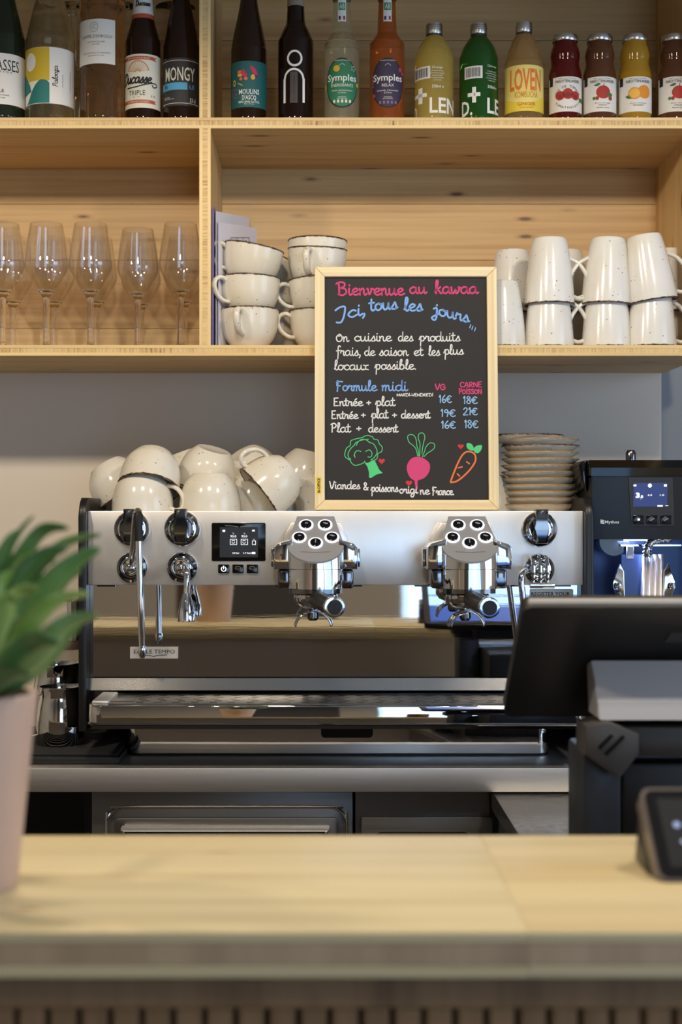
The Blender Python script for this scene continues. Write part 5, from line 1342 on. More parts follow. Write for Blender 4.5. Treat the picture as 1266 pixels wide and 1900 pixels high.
chalk(wr('16€', 816, 746, 8, 1.9, 25) + wr('18€', 861, 748, 8, 1.9, 28) + wr('19€', 819, 772, 8, 1.9, 29) + wr('21€', 861, 769, 8, 1.9, 28) + wr('16€', 820, 794, 8, 1.9, 28) + wr('18€', 863, 793, 8.4, 1.9, 27), K_lblue, 'chalk_prices')
chalk(wr('Viandes', 613, 906, 8, 2.1, 56) + wr('&', 675, 908, 8.5, 2.0, 11) + wr('poissons', 690, 911, 8.2, 2.1, 50) + wr('origi', 742, 914, 7.8, 2.1, 34) + wr('ne', 780, 916, 8, 2.1, 18) + wr('France.', 803, 917, 8, 2.1, 41), K_white, 'chalk_origin')
# broccoli
def bstroke(pts, w, closed=False): return t_stroke([(bx_(a), bz_(b)) for a, b in smooth(pts, 5, closed)], w * SCL, closed)
def bpoly(pts): return t_poly([(bx_(a), bz_(b)) for a, b in pts])
def zp(x, y): return (580 + x * 360 / 1266, 480 + y * 480 / 1688)   # from the close view of the board
def Zs(l): return [zp(*p) for p in l]
br = [Zs([(245, 1310), (215, 1285), (225, 1235), (250, 1215), (255, 1185), (300, 1170), (325, 1165), (360, 1150), (395, 1160), (405, 1175), (430, 1180), (440, 1205), (458, 1225), (455, 1255), (430, 1270), (425, 1300), (400, 1315)]),
      Zs([(245, 1305), (235, 1275), (250, 1240), (275, 1215), (290, 1195), (330, 1180), (370, 1175)]),
      Zs([(290, 1215), (300, 1195), (325, 1175), (355, 1180), (375, 1195), (400, 1205), (415, 1225), (425, 1250), (420, 1275), (400, 1300), (385, 1310)]),
      Zs([(250, 1300), (255, 1325), (280, 1345), (310, 1340), (335, 1330), (345, 1318)]),
      Zs([(320, 1255), (295, 1250), (278, 1270), (282, 1295), (275, 1280)]), Zs([(350, 1255), (375, 1245), (392, 1265), (385, 1290), (365, 1290)])]
chalk([bstroke(b, 1.5) for b in br] + [bpoly(Zs([(342, 1325), (365, 1330), (395, 1312), (408, 1310), (425, 1345), (440, 1375), (462, 1395), (420, 1405), (385, 1428), (372, 1425), (372, 1390), (362, 1355)]))], K_green, 'chalk_broccoli')
# beetroot
chalk([bpoly(smooth(Zs([(690, 1290), (730, 1300), (768, 1335), (765, 1385), (735, 1425), (700, 1440), (690, 1445), (688, 1470), (690, 1500), (680, 1495), (670, 1465), (668, 1445), (640, 1425), (620, 1380), (622, 1340), (650, 1300)]), 3, True))], K_pink, 'chalk_beetroot')
chalk([bstroke(Zs([(640, 1370), (628, 1350), (640, 1318), (668, 1300)]), 1.6)], pmat('slate_black', rgb(46, 42, 41), 0.55), 'beet_gap') if False else None
chalk([bstroke(b, 1.4) for b in (Zs([(690, 1285), (680, 1240), (660, 1215), (635, 1195), (625, 1160), (640, 1145), (665, 1150), (680, 1175), (685, 1215), (695, 1250), (698, 1285)]),
      Zs([(703, 1285), (705, 1240), (705, 1200), (695, 1170), (700, 1140), (725, 1135), (738, 1160), (730, 1195), (722, 1235), (718, 1270)]), Zs([(720, 1290), (735, 1255), (745, 1225), (770, 1200), (798, 1205), (800, 1230), (780, 1250), (755, 1265), (730, 1290)]))], K_green, 'chalk_beet_leaves')
# carrot
chalk([bstroke(Zs([(905, 1450), (925, 1395), (955, 1325), (985, 1275), (1020, 1255), (1060, 1270), (1068, 1310), (1045, 1355), (1000, 1405), (950, 1445), (915, 1455)]), 3.2, True)] + [bstroke(Zs(q), 2.6) for q in ([(1010, 1322), (1028, 1335)], [(955, 1362), (980, 1355)], [(948, 1400), (962, 1415)])], K_orange, 'chalk_carrot')
chalk([bpoly(smooth(Zs([(1045, 1250), (1015, 1235), (1010, 1205), (1030, 1200), (1050, 1215), (1058, 1240)]), 3, True)), bpoly(smooth(Zs([(1055, 1250), (1065, 1225), (1085, 1215), (1110, 1215), (1105, 1245), (1080, 1268)]), 3, True))], K_green, 'chalk_carrot_leaves')
def heart(cx, cy, r):
    pts = [(16 * math.sin(t) ** 3, 13 * math.cos(t) - 5 * math.cos(2 * t) - 2 * math.cos(3 * t) - math.cos(4 * t)) for t in [2 * PI * i / 28 for i in range(28)]]
    x, y = zp(cx, cy); return t_poly([(bx_(x) + a * r * SCL / 16, bz_(y) + b * r * SCL / 16) for a, b in pts])
chalk([heart(455, 1318, 6), heart(632, 1460, 6), heart(972, 1222, 5.5)], K_red, 'chalk_hearts')
# yellow maker's sticker on the left rail
sk = part('frame_sticker', ([(bx_(588.5), -fd - 0.0004, bz_(916)), (bx_(597), -fd - 0.0004, bz_(916)), (bx_(597), -fd - 0.0004, bz_(885)), (bx_(588.5), -fd - 0.0004, bz_(885))], [(0, 1, 2, 3)]), pmat('sticker_yellow', rgb(232, 200, 30), 0.5), cb, world=False, sm=False, fix=False)
for k, (s, hpx) in enumerate((('BI-OFFICE', 4.6),)):
    tm = t_mv(t_fit(s, 27 * SCL, hpx * SCL, .03), bx_(592.8), bz_(900.5), 90)
    part('lettering', ([(a, -fd - 0.0007, b) for a, b in tm[0]], tm[1]), M_ink, sk, world=False, sm=False, fix=False)
# ------------------------------------------------------------------ coffee grinder
gd = 2.27
gr = thing('coffee_grinder', 'black coffee grinder with blue display beside the espresso machine', 'grinder', (X(1200, 2.4), 2.46, CZ))
gx0, gx1 = X(1097, gd), X(1330, gd)
zt1, zt0 = Z(853, gd), Z(1001, gd)
# head: sloping front face, wider cover on top
def slab(x0, x1, yz): return m_prism(yz, 'x', x0, x1, 0.003)
gh = part('head', slab(gx0, gx1, [(gd, Z(884, gd)), (2.66, Z(884, gd)), (2.66, zt0), (gd + 0.012, zt0)]), M_black, gr)
cov = []
part('top_cover', slab(X(1094, gd), X(1333, gd), [(gd + 0.012, zt1), (2.66, zt1), (2.66, Z(883.5, gd)), (gd - 0.002, Z(883.5, gd)), (gd - 0.004, Z(868, gd))]), M_blackg, gr)
part('cover_wing', m_prism([(X(1094, gd) - 0.0003, zt1), (X(1094, gd) - 0.0003, Z(910, gd)), (X(1083, gd), Z(890, gd)), (X(1078, gd), Z(862, gd)), (X(1083, gd), Z(856, gd))], 'y', gd + 0.02, 2.64, 0.003), M_blackg, gr)
part('hopper_knob', mv(m_lathe([(0, 0), (0.0085, 0), (0.0085, 0.014), (0.006, 0.019), (0, 0.020)], 24), X(1171, 2.36), 2.36, zt1 + 0.0003), M_dkchrome, gr)
# display bezel on the front
GF = gd - 0.0005
def gface(y): return GF + (Z(884, gd) - Z(y, gd)) / (Z(884, gd) - zt0) * 0.012
bzl = part('display_bezel', ([(X(a, gd), gface(b) - 0.002, Z(b, gd)) for a, b in ((1166, 886), (1248, 886), (1254, 976), (1174, 976))] + [(X(a, gd), gface(b) + 0.0005, Z(b, gd)) for a, b in ((1166, 886), (1248, 886), (1254, 976), (1174, 976))],
    [(0, 1, 2, 3), (0, 4, 5, 1), (1, 5, 6, 2), (2, 6, 7, 3), (3, 7, 4, 0)]), pmat('bezel_grey', rgb(46, 45, 44), 0.45), gh, sm=False)
def gquad(a, b, c, d, off): return ([(X(a, gd), gface(c) - off, Z(c, gd)), (X(b, gd), gface(c) - off, Z(c, gd)), (X(b, gd), gface(d) - off, Z(d, gd)), (X(a, gd), gface(d) - off, Z(d, gd))], [(0, 1, 2, 3)])
gs = part('screen', gquad(1176, 1239, 896, 940, 0.0024), emis('screen_blue', rgb(38, 56, 120), 1.0), bzl, sm=False, fix=False)
def gprint(lst, mat, parent, off=0.0028, name='screen_print'):
    ms = []
    for m in lst: ms.append(([(a, gface(CY - (b - ZC) * F / gd) - off, b) for a, b in m[0]], m[1]))
    part(name, join(*ms), mat, parent, sm=False, fix=False)
gprint([tp('3', 1184, 919, 8.5, gd, 8, .06), tp('.8', 1191, 921.5, 5, gd, 6, .05), tp('6.0', 1206.5, 918.5, 3.2, gd, 8, .02), tp('1.0', 1229, 918.5, 3.2, gd, 8, .02), t_poly(circle(X(1206, gd), Z(901, gd), S(3.8, gd))), rect_px(1175.5, 1181, 899, 902.5, gd), rect_px(1232, 1237.5, 898.5, 903, gd), rect_px(1221, 1231, 937, 940, gd), rect_px(1236, 1241, 937.5, 939, gd), tp('s', 1190, 926, 2.4, gd)], emis('screen_white', (1, 1, 1, 1), 1.3), gs)
for px in (1186.5, 1212, 1238):
    b = part('push_button', m_prism(rrect(X(px - 10.5, gd), X(px + 10.5, gd), Z(972, gd), Z(956, gd), 0.0016, 3), 'y', gface(964) - 0.0045, gface(964) - 0.001, 0.0008), M_blackg, bzl)
    if px < 1190: scrprint(b, [t_poly(circle(X(px, gd), Z(964, gd), S(2.2, gd)))], gface(964) - 0.0048, emis('led_white', (0.85, 0.92, 1, 1), 2.2), 'indicator')
    else: scrprint(b, [t_stroke([(X(px - 4, gd), Z(966, gd)), (X(px + 4, gd), Z(962, gd))], S(1, gd))], gface(964) - 0.0048, M_graypl, 'button_icon')
gprint([tp('Mythos', 1138, 968.5, 5.4, gd, 26, .01)] + [t_stroke([(X(1117, gd), Z(965 + k * 2.6, gd)), (X(1123, gd), Z(966 + k * 2.6, gd))], S(1.8, gd)) for k in range(3)], M_wht, gh, 0.0006, 'brand_print')
# cavity below the head
M_bluepl = pmat('cavity_metal', rgb(70, 84, 120), 0.35, 0.6)
part('side_wall', m_box(X(1097, gd), X(1102, gd), gd + 0.02, 2.66, CZ + 0.0005, zt0), M_black, gr, sm=False)
part('side_wall', m_box(X(1325, gd), X(1330, gd), gd + 0.02, 2.66, CZ + 0.0005, zt0), M_black, gr, sm=False)
part('cavity_back', m_box(X(1102, gd), X(1325, gd), 2.40, 2.41, CZ + 0.0005, zt0), M_bluepl, gr, sm=False)
part('base', m_rbox(X(1100, gd), X(1328, gd), 2.20, 2.40, CZ + 0.0004, CZ + 0.03, 0.006), M_black, gr)
cvd = 2.33
part('outlet_collar', xf(m_lathe([(0, 0), (0.022, 0), (0.024, 0.006), (0.024, 0.03), (0, 0.03)], 28), Matrix.Translation((X(1140, cvd), cvd + 0.03, Z(1004, cvd))) @ turn('X', 90)), M_blackg, gr)
part('bracket', m_box(X(1150, cvd), X(1262, cvd), cvd - 0.01, cvd + 0.05, Z(1013, cvd), Z(1010, cvd)), M_chrome, gr, sm=False)
part('clip', m_rbox(X(1160, cvd), X(1172, cvd), cvd - 0.018, cvd - 0.010, Z(1036, cvd), Z(1013, cvd), 0.001), pmat('clip_white', rgb(214, 214, 220), 0.4), gr)
# ribbed hose bending into the chute
hs_ = smooth([W3(1246, 998, 2.30), W3(1225, 1000, 2.30), W3(1208, 1006, 2.30), W3(1202, 1018, 2.30), W3(1201, 1034, 2.30)], 8)
hr = [0.0066 + 0.0016 * math.sin(i * 2.4) for i in range(len(hs_))]
part('ribbed_hose', m_tube(hs_, hr, 14), M_chrome, gr)
zch1, zch0 = Z(1029, 2.31), CZ + 0.05
part('chute_plate', m_box(X(1154, 2.32), X(1233, 2.32), 2.322, 2.328, zch0, zch1), M_bluepl, gr, sm=False)
flu = []
for i in range(33):
    u = i / 32; flu.append((X(1191 + 40 * u, 2.315), 2.312 - 0.004 * abs(math.sin(u * PI * 4))))
n_ = len(flu)
v = [(a - (1 - i / 32) * 0.012, b - 0.006, zch0) for i, (a, b) in enumerate(flu)] + [(a, b, zch1) for a, b in flu]
fs = [(i, i + 1, n_ + i + 1, n_ + i) for i in range(n_ - 1)]
fl = part('fluted_chute', (v, fs), M_steel, gr, fix=False)
fl.modifiers.new('wall', 'SOLIDIFY').thickness = 0.0015
for s, c in ((-1, 1150), (1, 1240)):
    q = [(c, 1045), (c - s * -12 if False else c + s * 12, 1080), (c + s * 14, 1090), (c + s * 4, 1112), (c - s * 10, 1130), (c - s * 8, 1060)]
    fn = part('side_fin', m_prism([(X(a, 2.30), Z(b, 2.30)) for a, b in q], 'y', 2.297, 2.305, 0.0015), M_chrome, gr)
    part('bolt', xf(m_lathe([(0, 0), (0.0055, 0), (0.0055, 0.002), (0.003, 0.003), (0, 0.002)], 16), Matrix.Translation((X(c + s * 5, 2.297), 2.297, Z(1087, 2.297))) @ turn('X', 90)), M_dkchrome, fn)
light('grinder_led', 'AREA', (X(1190, 2.28), 2.33, zt0 - 0.004), 2.2, (0.35, 0.48, 1.0), 0.05, (X(1190, 2.28), 2.335, 0.9), size_y=0.03)
gl_ = part('work_light', m_box(X(1170, 2.28), X(1235, 2.28), 2.315, 2.345, zt0 - 0.003, zt0 - 0.0003), emis('led_blue', (0.45, 0.58, 1, 1), 4.0), gr, sm=False)

# ------------------------------------------------------------------ things at the left of the machine
mt_ = thing('drip_mat', 'black ribbed rubber mat under the steel milk jugs', 'mat', (X(100, 2.25), 2.3, CZ))
mx_0, mx_1, my0, my1 = X(-30, 2.25), X(152, 2.25) , 2.185, 2.50
mx_1 = X(224, 2.19)
part('tray', m_rbox(mx_0, mx_1 + 0.0, my0, my1, CZ + 0.0003, CZ + 0.012, 0.004), M_rubber, mt_)
rb = mesh_of('rib', m_rbox(-(mx_1 - mx_0) / 2 + 0.006, (mx_1 - mx_0) / 2 - 0.006, -0.0016, 0.0016, 0, 0.003, 0.0008, 1), M_rubber, False)
y = my0 + 0.010
while y < my1 - 0.008:
    put('rib', rb, mt_, ((mx_0 + mx_1) / 2 - mt_.location.x, y - 2.3, 0.0118)); y += 0.0085
def jug(label, px, D, R, H, az):
    t = thing('milk_jug', label, 'jug', (X(px, D), D, CZ + 0.0150), 'steel milk jugs beside the machine')
    pr = [(0, 0), (R * 0.97, 0), (R, 0.002), (R, H * 0.35), (R * 0.93, H * 0.62), (R * 0.84, H * 0.82), (R * 0.86, H * 0.97), (R * 0.88, H)]
    inn = [(R * 0.86, H), (R * 0.83, H * 0.96), (R * 0.81, H * 0.82), (R * 0.90, H * 0.62), (R * 0.97, H * 0.35), (R * 0.97, 0.003), (0, 0.003)]
    v, f = m_lathe(pr[:3] + smooth(pr[3:], 3) + inn, 40)
    # pull a pouring lip out of the rim
    vv = []
    for x, y, z in v:
        a = math.atan2(y, x); d = math.cos(a - math.radians(az + 180))
        k = max(0, (z / H - 0.75) / 0.25) * max(0, d) ** 6 * R * 0.22
        vv.append((x + math.cos(a) * k, y + math.sin(a) * k, z + k * 0.35))
    part('body', (vv, f), M_mirror, t, world=False, ang=50)
    hm = handle_mesh([(R * 0.84, H * 0.86), (R * 1.25, H * 0.9), (R * 1.5, H * 0.75), (R * 1.48, H * 0.35), (R * 1.3, H * 0.16), (R * 0.99, H * 0.16)], 0.0016, 0.006)
    part('handle', xf(hm, turn('Z', az)), M_chrome, t, world=False)
    return t
jug('front steel milk jug with its handle turned left', 112, 2.295, 0.0385, 0.092, 195)
jug('taller steel milk jug behind the front one', 106, 2.40, 0.044, 0.118, 170)
# jar with steel beaker on top
jD = 2.535
jr = thing('coffee_jar', 'clear jar labelled decaffe beside the left side of the machine', 'jar', (X(128, jD), jD, CZ + 0.0004))
Rj, Hj = 0.036, Z(1197, jD) - CZ
part('glass', m_lathe([(0, 0), (Rj * 0.95, 0), (Rj, 0.004), (Rj, Hj - 0.02), (Rj * 0.9, Hj - 0.01), (Rj * 0.9, Hj - 0.006), (0, Hj - 0.006)], 36), glassm('jar_glass', (0.86, 0.80, 0.72, 1), 0.02, 1.3, 0.8), jr, world=False)
part('lid', m_lathe([(0, Hj - 0.0058), (Rj * 0.96, Hj - 0.0058), (Rj * 0.98, Hj), (Rj * 0.96, Hj + 0.006), (0, Hj + 0.007)], 36), pmat('jar_lid', rgb(120, 96, 84), 0.4), jr, world=False)
zl_ = Z(1234.5, jD - Rj) - CZ
ljar = part('label', on_cyl(t_rect(-0.0065, 0.038, zl_ - 0.0062, zl_ + 0.0062), Rj, 0.0004, 0.0), M_wht, jr, world=False, fix=False)
part('lettering', on_cyl(t_mv(t_fit('decaffe', 0.0285, 0.0062, 0.0), 0.0088, zl_), Rj, 0.0008), M_ink, ljar, world=False, sm=False, fix=False)
bk = thing('steel_beaker', 'narrow steel beaker standing on the jar left of the machine', 'beaker', (X(141, jD), jD, CZ + 0.0004 + Hj + 0.0075))
hb_ = Z(1112, jD) - (CZ + Hj + 0.008)
part('body', m_lathe([(0, 0), (0.017, 0), (0.0185, 0.002), (0.0205, hb_), (0.0195, hb_), (0.0175, 0.003), (0, 0.003)], 32), M_chrome, bk, world=False)
part('rim', m_lathe([(0.0206, hb_ - 0.003), (0.0214, hb_ - 0.001), (0.0206, hb_ + 0.0008), (0.0197, hb_ - 0.001)], 32, True), M_dkchrome, bk, world=False)

# ------------------------------------------------------------------ potted plant on the bar
pD = 1.025
pot_x = X(-78, pD)
pt = thing('potted_plant', 'leafy green plant in a pale pink pot on the bar', 'plant', (pot_x, pD, BZ + 0.0004))
Hp = Z(1285, pD) - BZ
M_pot = pmat('pink_pot', rgb(208, 178, 162), 0.5)
r1, r0 = S(66 + 78, pD), S(32 + 78, pD)
part('pot', m_lathe([(0, 0), (r0 * 0.94, 0), (r0, 0.004), (r1, Hp - 0.002), (r1 - 0.0015, Hp), (r1 - 0.005, Hp - 0.001), (r1 - 0.007, Hp - 0.02), (0, Hp - 0.02)], 56), M_pot, pt, world=False)
part('soil', m_lathe([(0, Hp - 0.010), (r1 * 0.5, Hp - 0.011), (r1 - 0.0065, Hp - 0.014), (r1 - 0.0068, Hp - 0.0195)], 32), pmat('soil', rgb(52, 38, 28), 0.9), pt, world=False)
def leafmat(name, a, b):
    m = pmat(name, a, 0.32); n = NT(m)
    n.b.inputs['Subsurface Weight'].default_value = 0.0
    v = n.coords((6, 6, 6)); no = n.n('ShaderNodeTexNoise'); no.inputs['Scale'].default_value = 3.0; n.l(v, no.inputs['Vector'])
    n.l(n.ramp(no.outputs['Fac'], [(0.35, a), (0.65, b)]), n.b.inputs['Base Color'])
    return m
LM = [leafmat('leaf_dark', rgb(66, 106, 56), rgb(100, 140, 80)), leafmat('leaf_mid', rgb(92, 136, 74), rgb(136, 166, 108)), leafmat('leaf_light', rgb(124, 162, 76), rgb(166, 190, 116))]
def leaf(pts, w, mi, roll=0.0):
    """blade along a 3D path (local), max half-width w, folded a little along the midrib"""
    P = [Vector(p) for p in smooth(pts, 6)]; n = len(P); v, f = [], []
    side0 = None
    for i, p in enumerate(P):
        t = (P[min(i + 1, n - 1)] - P[max(i - 1, 0)]).normalized()
        s = t.cross(Vector((0, 0, 1)));
        if s.length < 0.15: s = side0 or Vector((0, -1, 0))
        s.normalize(); side0 = s
        nn = s.cross(t); s = (s * math.cos(roll) + nn * math.sin(roll)); nn = s.cross(t)
        u = i / (n - 1); hw = 0.47 * w * (math.sin(PI * min(1, u * 0.92 + 0.08)) ** 0.75) * (1 - 0.25 * u) + 0.0008
        if i == n - 1: hw = 0.0004
        for a, l_ in ((-1, 0.22), (-0.5, 0.07), (0, 0), (0.5, 0.07), (1, 0.22)): v.append(tuple(p + s * hw * a + nn * hw * l_))
    for i in range(n - 1):
        for j in range(4): f.append((i * 5 + j, i * 5 + j + 1, (i + 1) * 5 + j + 1, (i + 1) * 5 + j))
    o = part('leaf', (v, f), LM[mi], pt, world=False, fix=False)
    so_ = o.modifiers.new('thick', 'SOLIDIFY'); so_.thickness = 0.0008
def lp(px, py, dy): # local point from picture position at depth offset dy
    D = pD + dy; return (X(px, D) - pot_x, dy, Z(py, D) - BZ)
leaves = [
 ([(-60, 1290, 0), (-40, 1180, -.01), (0, 1080, -.02), (30, 1000, -.02), (62, 957, -.02)], .013, 0, .3),
 ([(-40, 1290, .01), (-10, 1150, .01), (40, 1040, .0), (80, 985, 0), (128, 980, -.01)], .016, 0, .9),
 ([(-50, 1290, .02), (0, 1170, .02), (60, 1070, .02), (120, 1010, .02), (188, 992, .02)], .015, 0, .7),
 ([(-30, 1290, 0), (20, 1190, -.01), (90, 1090, -.02), (145, 1040, -.02), (186, 1018, -.02)], .019, 1, 1.1),
 ([(-30, 1290, -.02), (20, 1210, -.03), (75, 1140, -.04), (120, 1110, -.04), (166, 1103, -.04)], .015, 2, .9),
 ([(-30, 1290, -.01), (40, 1240, -.02), (90, 1190, -.03), (130, 1155, -.03), (182, 1142, -.03)], .021, 1, 1.0),
 ([(-20, 1292, .01), (30, 1262, .0), (80, 1225, .0), (120, 1180, 0), (150, 1160, 0)], .018, 0, 1.2),
 ([(-60, 1290, .02), (-40, 1150, .03), (-10, 1060, .03), (20, 1000, .03), (40, 985, .03)], .016, 1, .4),
 ([(-50, 1290, -.03), (-20, 1200, -.05), (10, 1130, -.06), (40, 1100, -.06), (70, 1090, -.07)], .018, 2, .6),
 ([(-70, 1290, -.03), (-50, 1220, -.05), (-20, 1160, -.06), (10, 1120, -.06), (30, 1105, -.07)], .02, 2, .5),
 ([(-20, 1290, .03), (30, 1200, .05), (80, 1120, .06), (120, 1075, .06), (150, 1060, .06)], .018, 0, .9),
 ([(-40, 1290, -.03), (10, 1240, -.05), (50, 1200, -.06), (80, 1190, -.07), (110, 1195, -.07)], .018, 0, 1.0),
 ([(-90, 1290, 0), (-100, 1150, 0), (-110, 1050, 0), (-140, 990, 0)], .018, 0, .4),
 ([(-110, 1290, 0), (-160, 1180, 0), (-220, 1110, 0), (-280, 1100, 0)], .018, 1, .4),
 ([(-100, 1290, -.03), (-130, 1200, -.06), (-170, 1150, -.09), (-200, 1140, -.11)], .018, 1, .4),
 ([(-60, 1290, .03), (-60, 1180, .07), (-50, 1120, .1), (-30, 1090, .13)], .018, 0, .4),
 ([(-30, 1292, -.035), (0, 1262, -.05), (30, 1250, -.06), (60, 1255, -.065)], .014, 0, .8),
 ([(-45, 1292, .0), (-15, 1220, .0), (15, 1160, 0), (60, 1100, 0), (100, 1060, 0)], .02, 1, .8)]
for k in range(10):
    rn = random.Random(40 + k); bx = -60 + 60 * rn.random(); ex = 20 + 120 * rn.random(); ey = 1010 + 190 * rn.random(); dq = rn.uniform(-.05, .05)
    leaves.append(([(bx, 1290, dq * .3), (bx + (ex - bx) * .3, 1290 - (1290 - ey) * .55, dq), (bx + (ex - bx) * .65, 1290 - (1290 - ey) * .9, dq), (ex, ey, dq)], rn.uniform(.014, .02), k % 3, rn.uniform(.5, 1.2)))
for pts, w_, mi, ro in leaves: leaf([lp(*p) for p in pts], w_, mi, ro)

# ------------------------------------------------------------------ till (back of a touch screen) behind the bar
ps = thing('till_screen', 'black touch-screen till seen from behind at the right', 'till', (X(1290, 1.62), 1.66, RZ))
Dt, Db = 1.50, 1.66
xl = X(947, Db)
A = Vector((0, Dt, Z(1127, Dt))); B = Vector((0, Db, Z(1330, Db)))
ax = (A - B).normalized(); Lh = (A - B).length; nrm = Vector((0, -ax.z, ax.y))   # towards the camera, below
mid = (A + B) / 2
x0_, x1_ = X(985, Dt) - 0.008, X(985, Dt) + 0.345
outl = rrect(0, x1_ - x0_, 0, Lh, 0.012, 5)
def ptm(u, v_, d): 
    q = B + ax * v_ + nrm * d; return (x0_ + u, q.y, q.z)
n_ = len(outl)
th = 0.016
v = [ptm(u, w_, 0) for u, w_ in outl] + [ptm(u, w_, -th) for u, w_ in outl]
fs = [tuple(range(n_)), tuple(range(2 * n_ - 1, n_ - 1, -1))] + [(i, (i + 1) % n_, (i + 1) % n_ + n_, i + n_) for i in range(n_)]
M_till = pmat('till_black', rgb(20, 18, 17), 0.6)
sc_ = part('screen_housing', (v, fs), M_till, ps)
# lit display on the side that faces the machine
def pband(name, v0, v1, mat, off=0.0006):
    part(name, ([ptm(u, w_, -th - off) for u, w_ in ((0.012, Lh * v0), (0.012, Lh * v1), (x1_ - x0_ - 0.012, Lh * v1), (x1_ - x0_ - 0.012, Lh * v0))], [(0, 1, 2, 3)]), mat, sc_, sm=False, fix=False)
pband('display_lower', 0.04, 0.26, emis('till_display_deep', rgb(70, 110, 200), 1.3))
pband('display_upper', 0.26, 0.95, emis('till_display_light', rgb(160, 206, 255), 3.0))
pband('display_bar', 0.38, 0.40, emis('till_display_line', rgb(70, 110, 170), 1.0), 0.0010)
# lighter bezel seen along the top edge
part('bezel_edge', m_rbox(x0_ + 0.006, x1_ - 0.006, A.y - 0.0005 + 0.003, A.y + 0.012, A.z + 0.0006, A.z + 0.0090, 0.003), pmat('bezel_silver', rgb(186, 182, 178), 0.4), sc_)
part('vent_badge', (lambda m: m)(([ptm(u, w_, 0.0012) for u, w_ in ((0.160, 0.150), (0.20, 0.150), (0.20, 0.168), (0.164, 0.168))] + [ptm(u, w_, -0.001) for u, w_ in ((0.160, 0.150), (0.20, 0.150), (0.20, 0.168), (0.164, 0.168))], [(0, 1, 2, 3), (0, 4, 5, 1), (1, 5, 6, 2), (2, 6, 7, 3), (3, 7, 4, 0)])), pmat('badge_grey', rgb(52, 50, 50), 0.4), sc_, sm=False)
# grey rounded back of the stand neck, in three facets
Dn = 1.50
M_neck = pmat('neck_grey', rgb(170, 170, 174), 0.5)
def zn(py, D): return Z(py, D)
nx0, nx1 = X(1112, 1.515), X(1112, 1.515) + 0.22
prof = [(1.56, zn(1226, 1.56)), (1.542, zn(1258, 1.542)), (1.522, zn(1303, 1.522)), (1.515, zn(1336, 1.515)), (1.575, zn(1336, 1.515)), (1.585, zn(1232, 1.575))]
part('stand_neck', m_prism(prof, 'x', nx0, nx1, 0.002), M_neck, ps, ang=15)
M_ch = pmat('charcoal_plastic', rgb(50, 48, 47), 0.45); M_slate = pmat('slate_plastic', rgb(44, 48, 54), 0.4)
part('stand_beam', m_rbox(X(1150, 1.53), X(1150, 1.53) + 0.2, 1.52, 1.62, Z(1404, 1.53), Z(1345, 1.53), 0.006), M_ch, ps)
hx = [(1085, 1345), (1130, 1338), (1186, 1362), (1186, 1398), (1152, 1442), (1140, 1440), (1083, 1400)]
hb = part('scanner_head', m_prism([(X(a, 1.51), Z(b, 1.51)) for a, b in hx], 'y', 1.505, 1.56, 0.005), pmat('scanner_grey', rgb(66, 62, 60), 0.45), ps)
for q in ([(1109, 1386), (1133, 1362), (1139, 1365), (1114, 1391)], [(1121, 1398), (1155, 1364), (1160, 1368), (1127, 1402)]):
    part('slot', m_prism([(X(a, 1.505), Z(b, 1.505)) for a, b in q], 'y', 1.5035, 1.5055), M_blackg, hb)
part('stand_column', m_rbox(X(1078, 1.56), X(1148, 1.56), 1.545, 1.64, RZ + 0.0, Z(1390, 1.56), 0.004), M_slate, ps)
part('cash_drawer', m_rbox(X(1148, 1.56) + 0.001, X(1148, 1.56) + 0.26, 1.55, 1.80, RZ + 0.0, Z(1412, 1.56), 0.005), M_black, ps)

# ------------------------------------------------------------------ card terminal on the bar
ctm = thing('card_terminal', 'dark card reader standing tilted on the bar at the right edge', 'card reader', (X(1262, 1.06), 1.06, BZ + 0.0004))
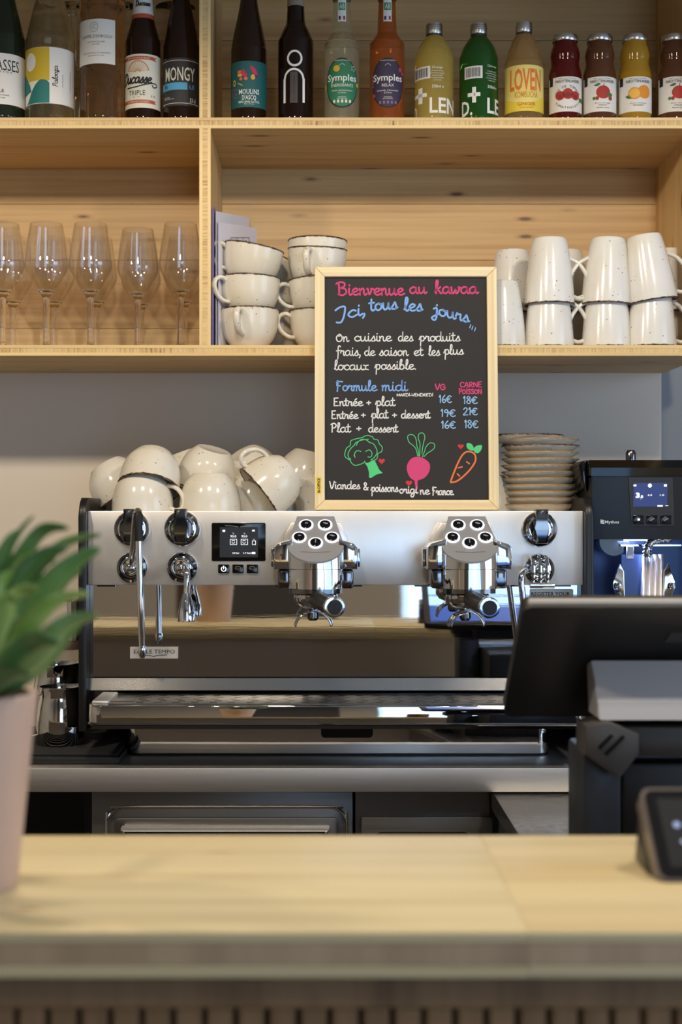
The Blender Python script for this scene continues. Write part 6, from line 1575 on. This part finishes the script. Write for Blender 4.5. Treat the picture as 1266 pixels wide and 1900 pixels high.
# a thick tablet leaning back: lower edge near, upper edge far
e0 = Vector((0, 1.035, BZ + 0.0016)); e1 = Vector((0, 1.085, Z(1462, 1.085)))
ay = (e1 - e0).normalized(); LL = (e1 - e0).length; nb = Vector((0, ay.z, -ay.y))
cx0 = X(1222, 1.035); sk_ = X(1186, 1.085) - cx0
CW = 0.066
outl = rrect(0, CW, 0, LL, 0.008, 5)
def cpt(u, w_, d):
    q = e0 + ay * w_ + nb * d; return (cx0 + u + sk_ * w_ / LL, q.y, q.z)
n_ = len(outl)
ctop = 0.016
v = [cpt(u, w_, 0) for u, w_ in outl] + [cpt(u, w_, ctop) for u, w_ in outl]
fs = [tuple(range(n_)), tuple(range(2 * n_ - 1, n_ - 1, -1))] + [(i, (i + 1) % n_, (i + 1) % n_ + n_, i + n_) for i in range(n_)]
cbd = part('body', (v, fs), pmat('reader_rim', rgb(120, 110, 104), 0.35, 0.3), ctm)
fin = rrect(0.0026, CW - 0.0026, 0.0026, LL - 0.0026, 0.0066, 5)
face = part('glass_face', ([cpt(u, w_, -0.0012) for u, w_ in fin] + [cpt(u, w_, 0.001) for u, w_ in fin], [tuple(range(len(fin)))] + [(i, (i + 1) % len(fin), (i + 1) % len(fin) + len(fin), i + len(fin)) for i in range(len(fin))]), pmat('reader_glass', rgb(26, 24, 24), 0.1), cbd, sm=False)
part('screen', ([cpt(u, w_, -0.0016) for u, w_ in ((0.011, 0.010), (CW - 0.011, 0.010), (CW - 0.011, LL - 0.010), (0.011, LL - 0.010))], [(0, 1, 2, 3)]), emis('reader_screen', rgb(30, 30, 38), 0.12), face, sm=False, fix=False)
# kick-stand behind the reader
q0, q1 = e0 + ay * LL * 0.75 + nb * ctop, e0 + ay * LL * 0.06 + nb * ctop
part('stand', m_prism([(q0.y, q0.z), (q1.y, q1.z), (q1.y + 0.004, BZ + 0.0005), (q0.y + 0.02, BZ + 0.0005), (q0.y + 0.006, q0.z)], 'x', cx0 - 0.002, cx0 + 0.036, 0.0015), M_black, ctm)
ic = []
for (u, w_, r_) in ((0.022, LL * 0.58, 0.0026), (0.030, LL * 0.58, 0.0016), (0.024, LL * 0.40, 0.0018), (0.033, LL * 0.40, 0.0018), (0.026, LL * 0.28, 0.0012)):
    ic.append(([cpt(u + r_ * math.cos(a), w_ + r_ * math.sin(a), -0.0019) for a in [2 * PI * k / 14 for k in range(14)]], [tuple(range(14))]))
part('screen_icons', join(*ic), emis('icon_blue', (0.5, 0.65, 1, 1), 0.8), face, sm=False, fix=False)
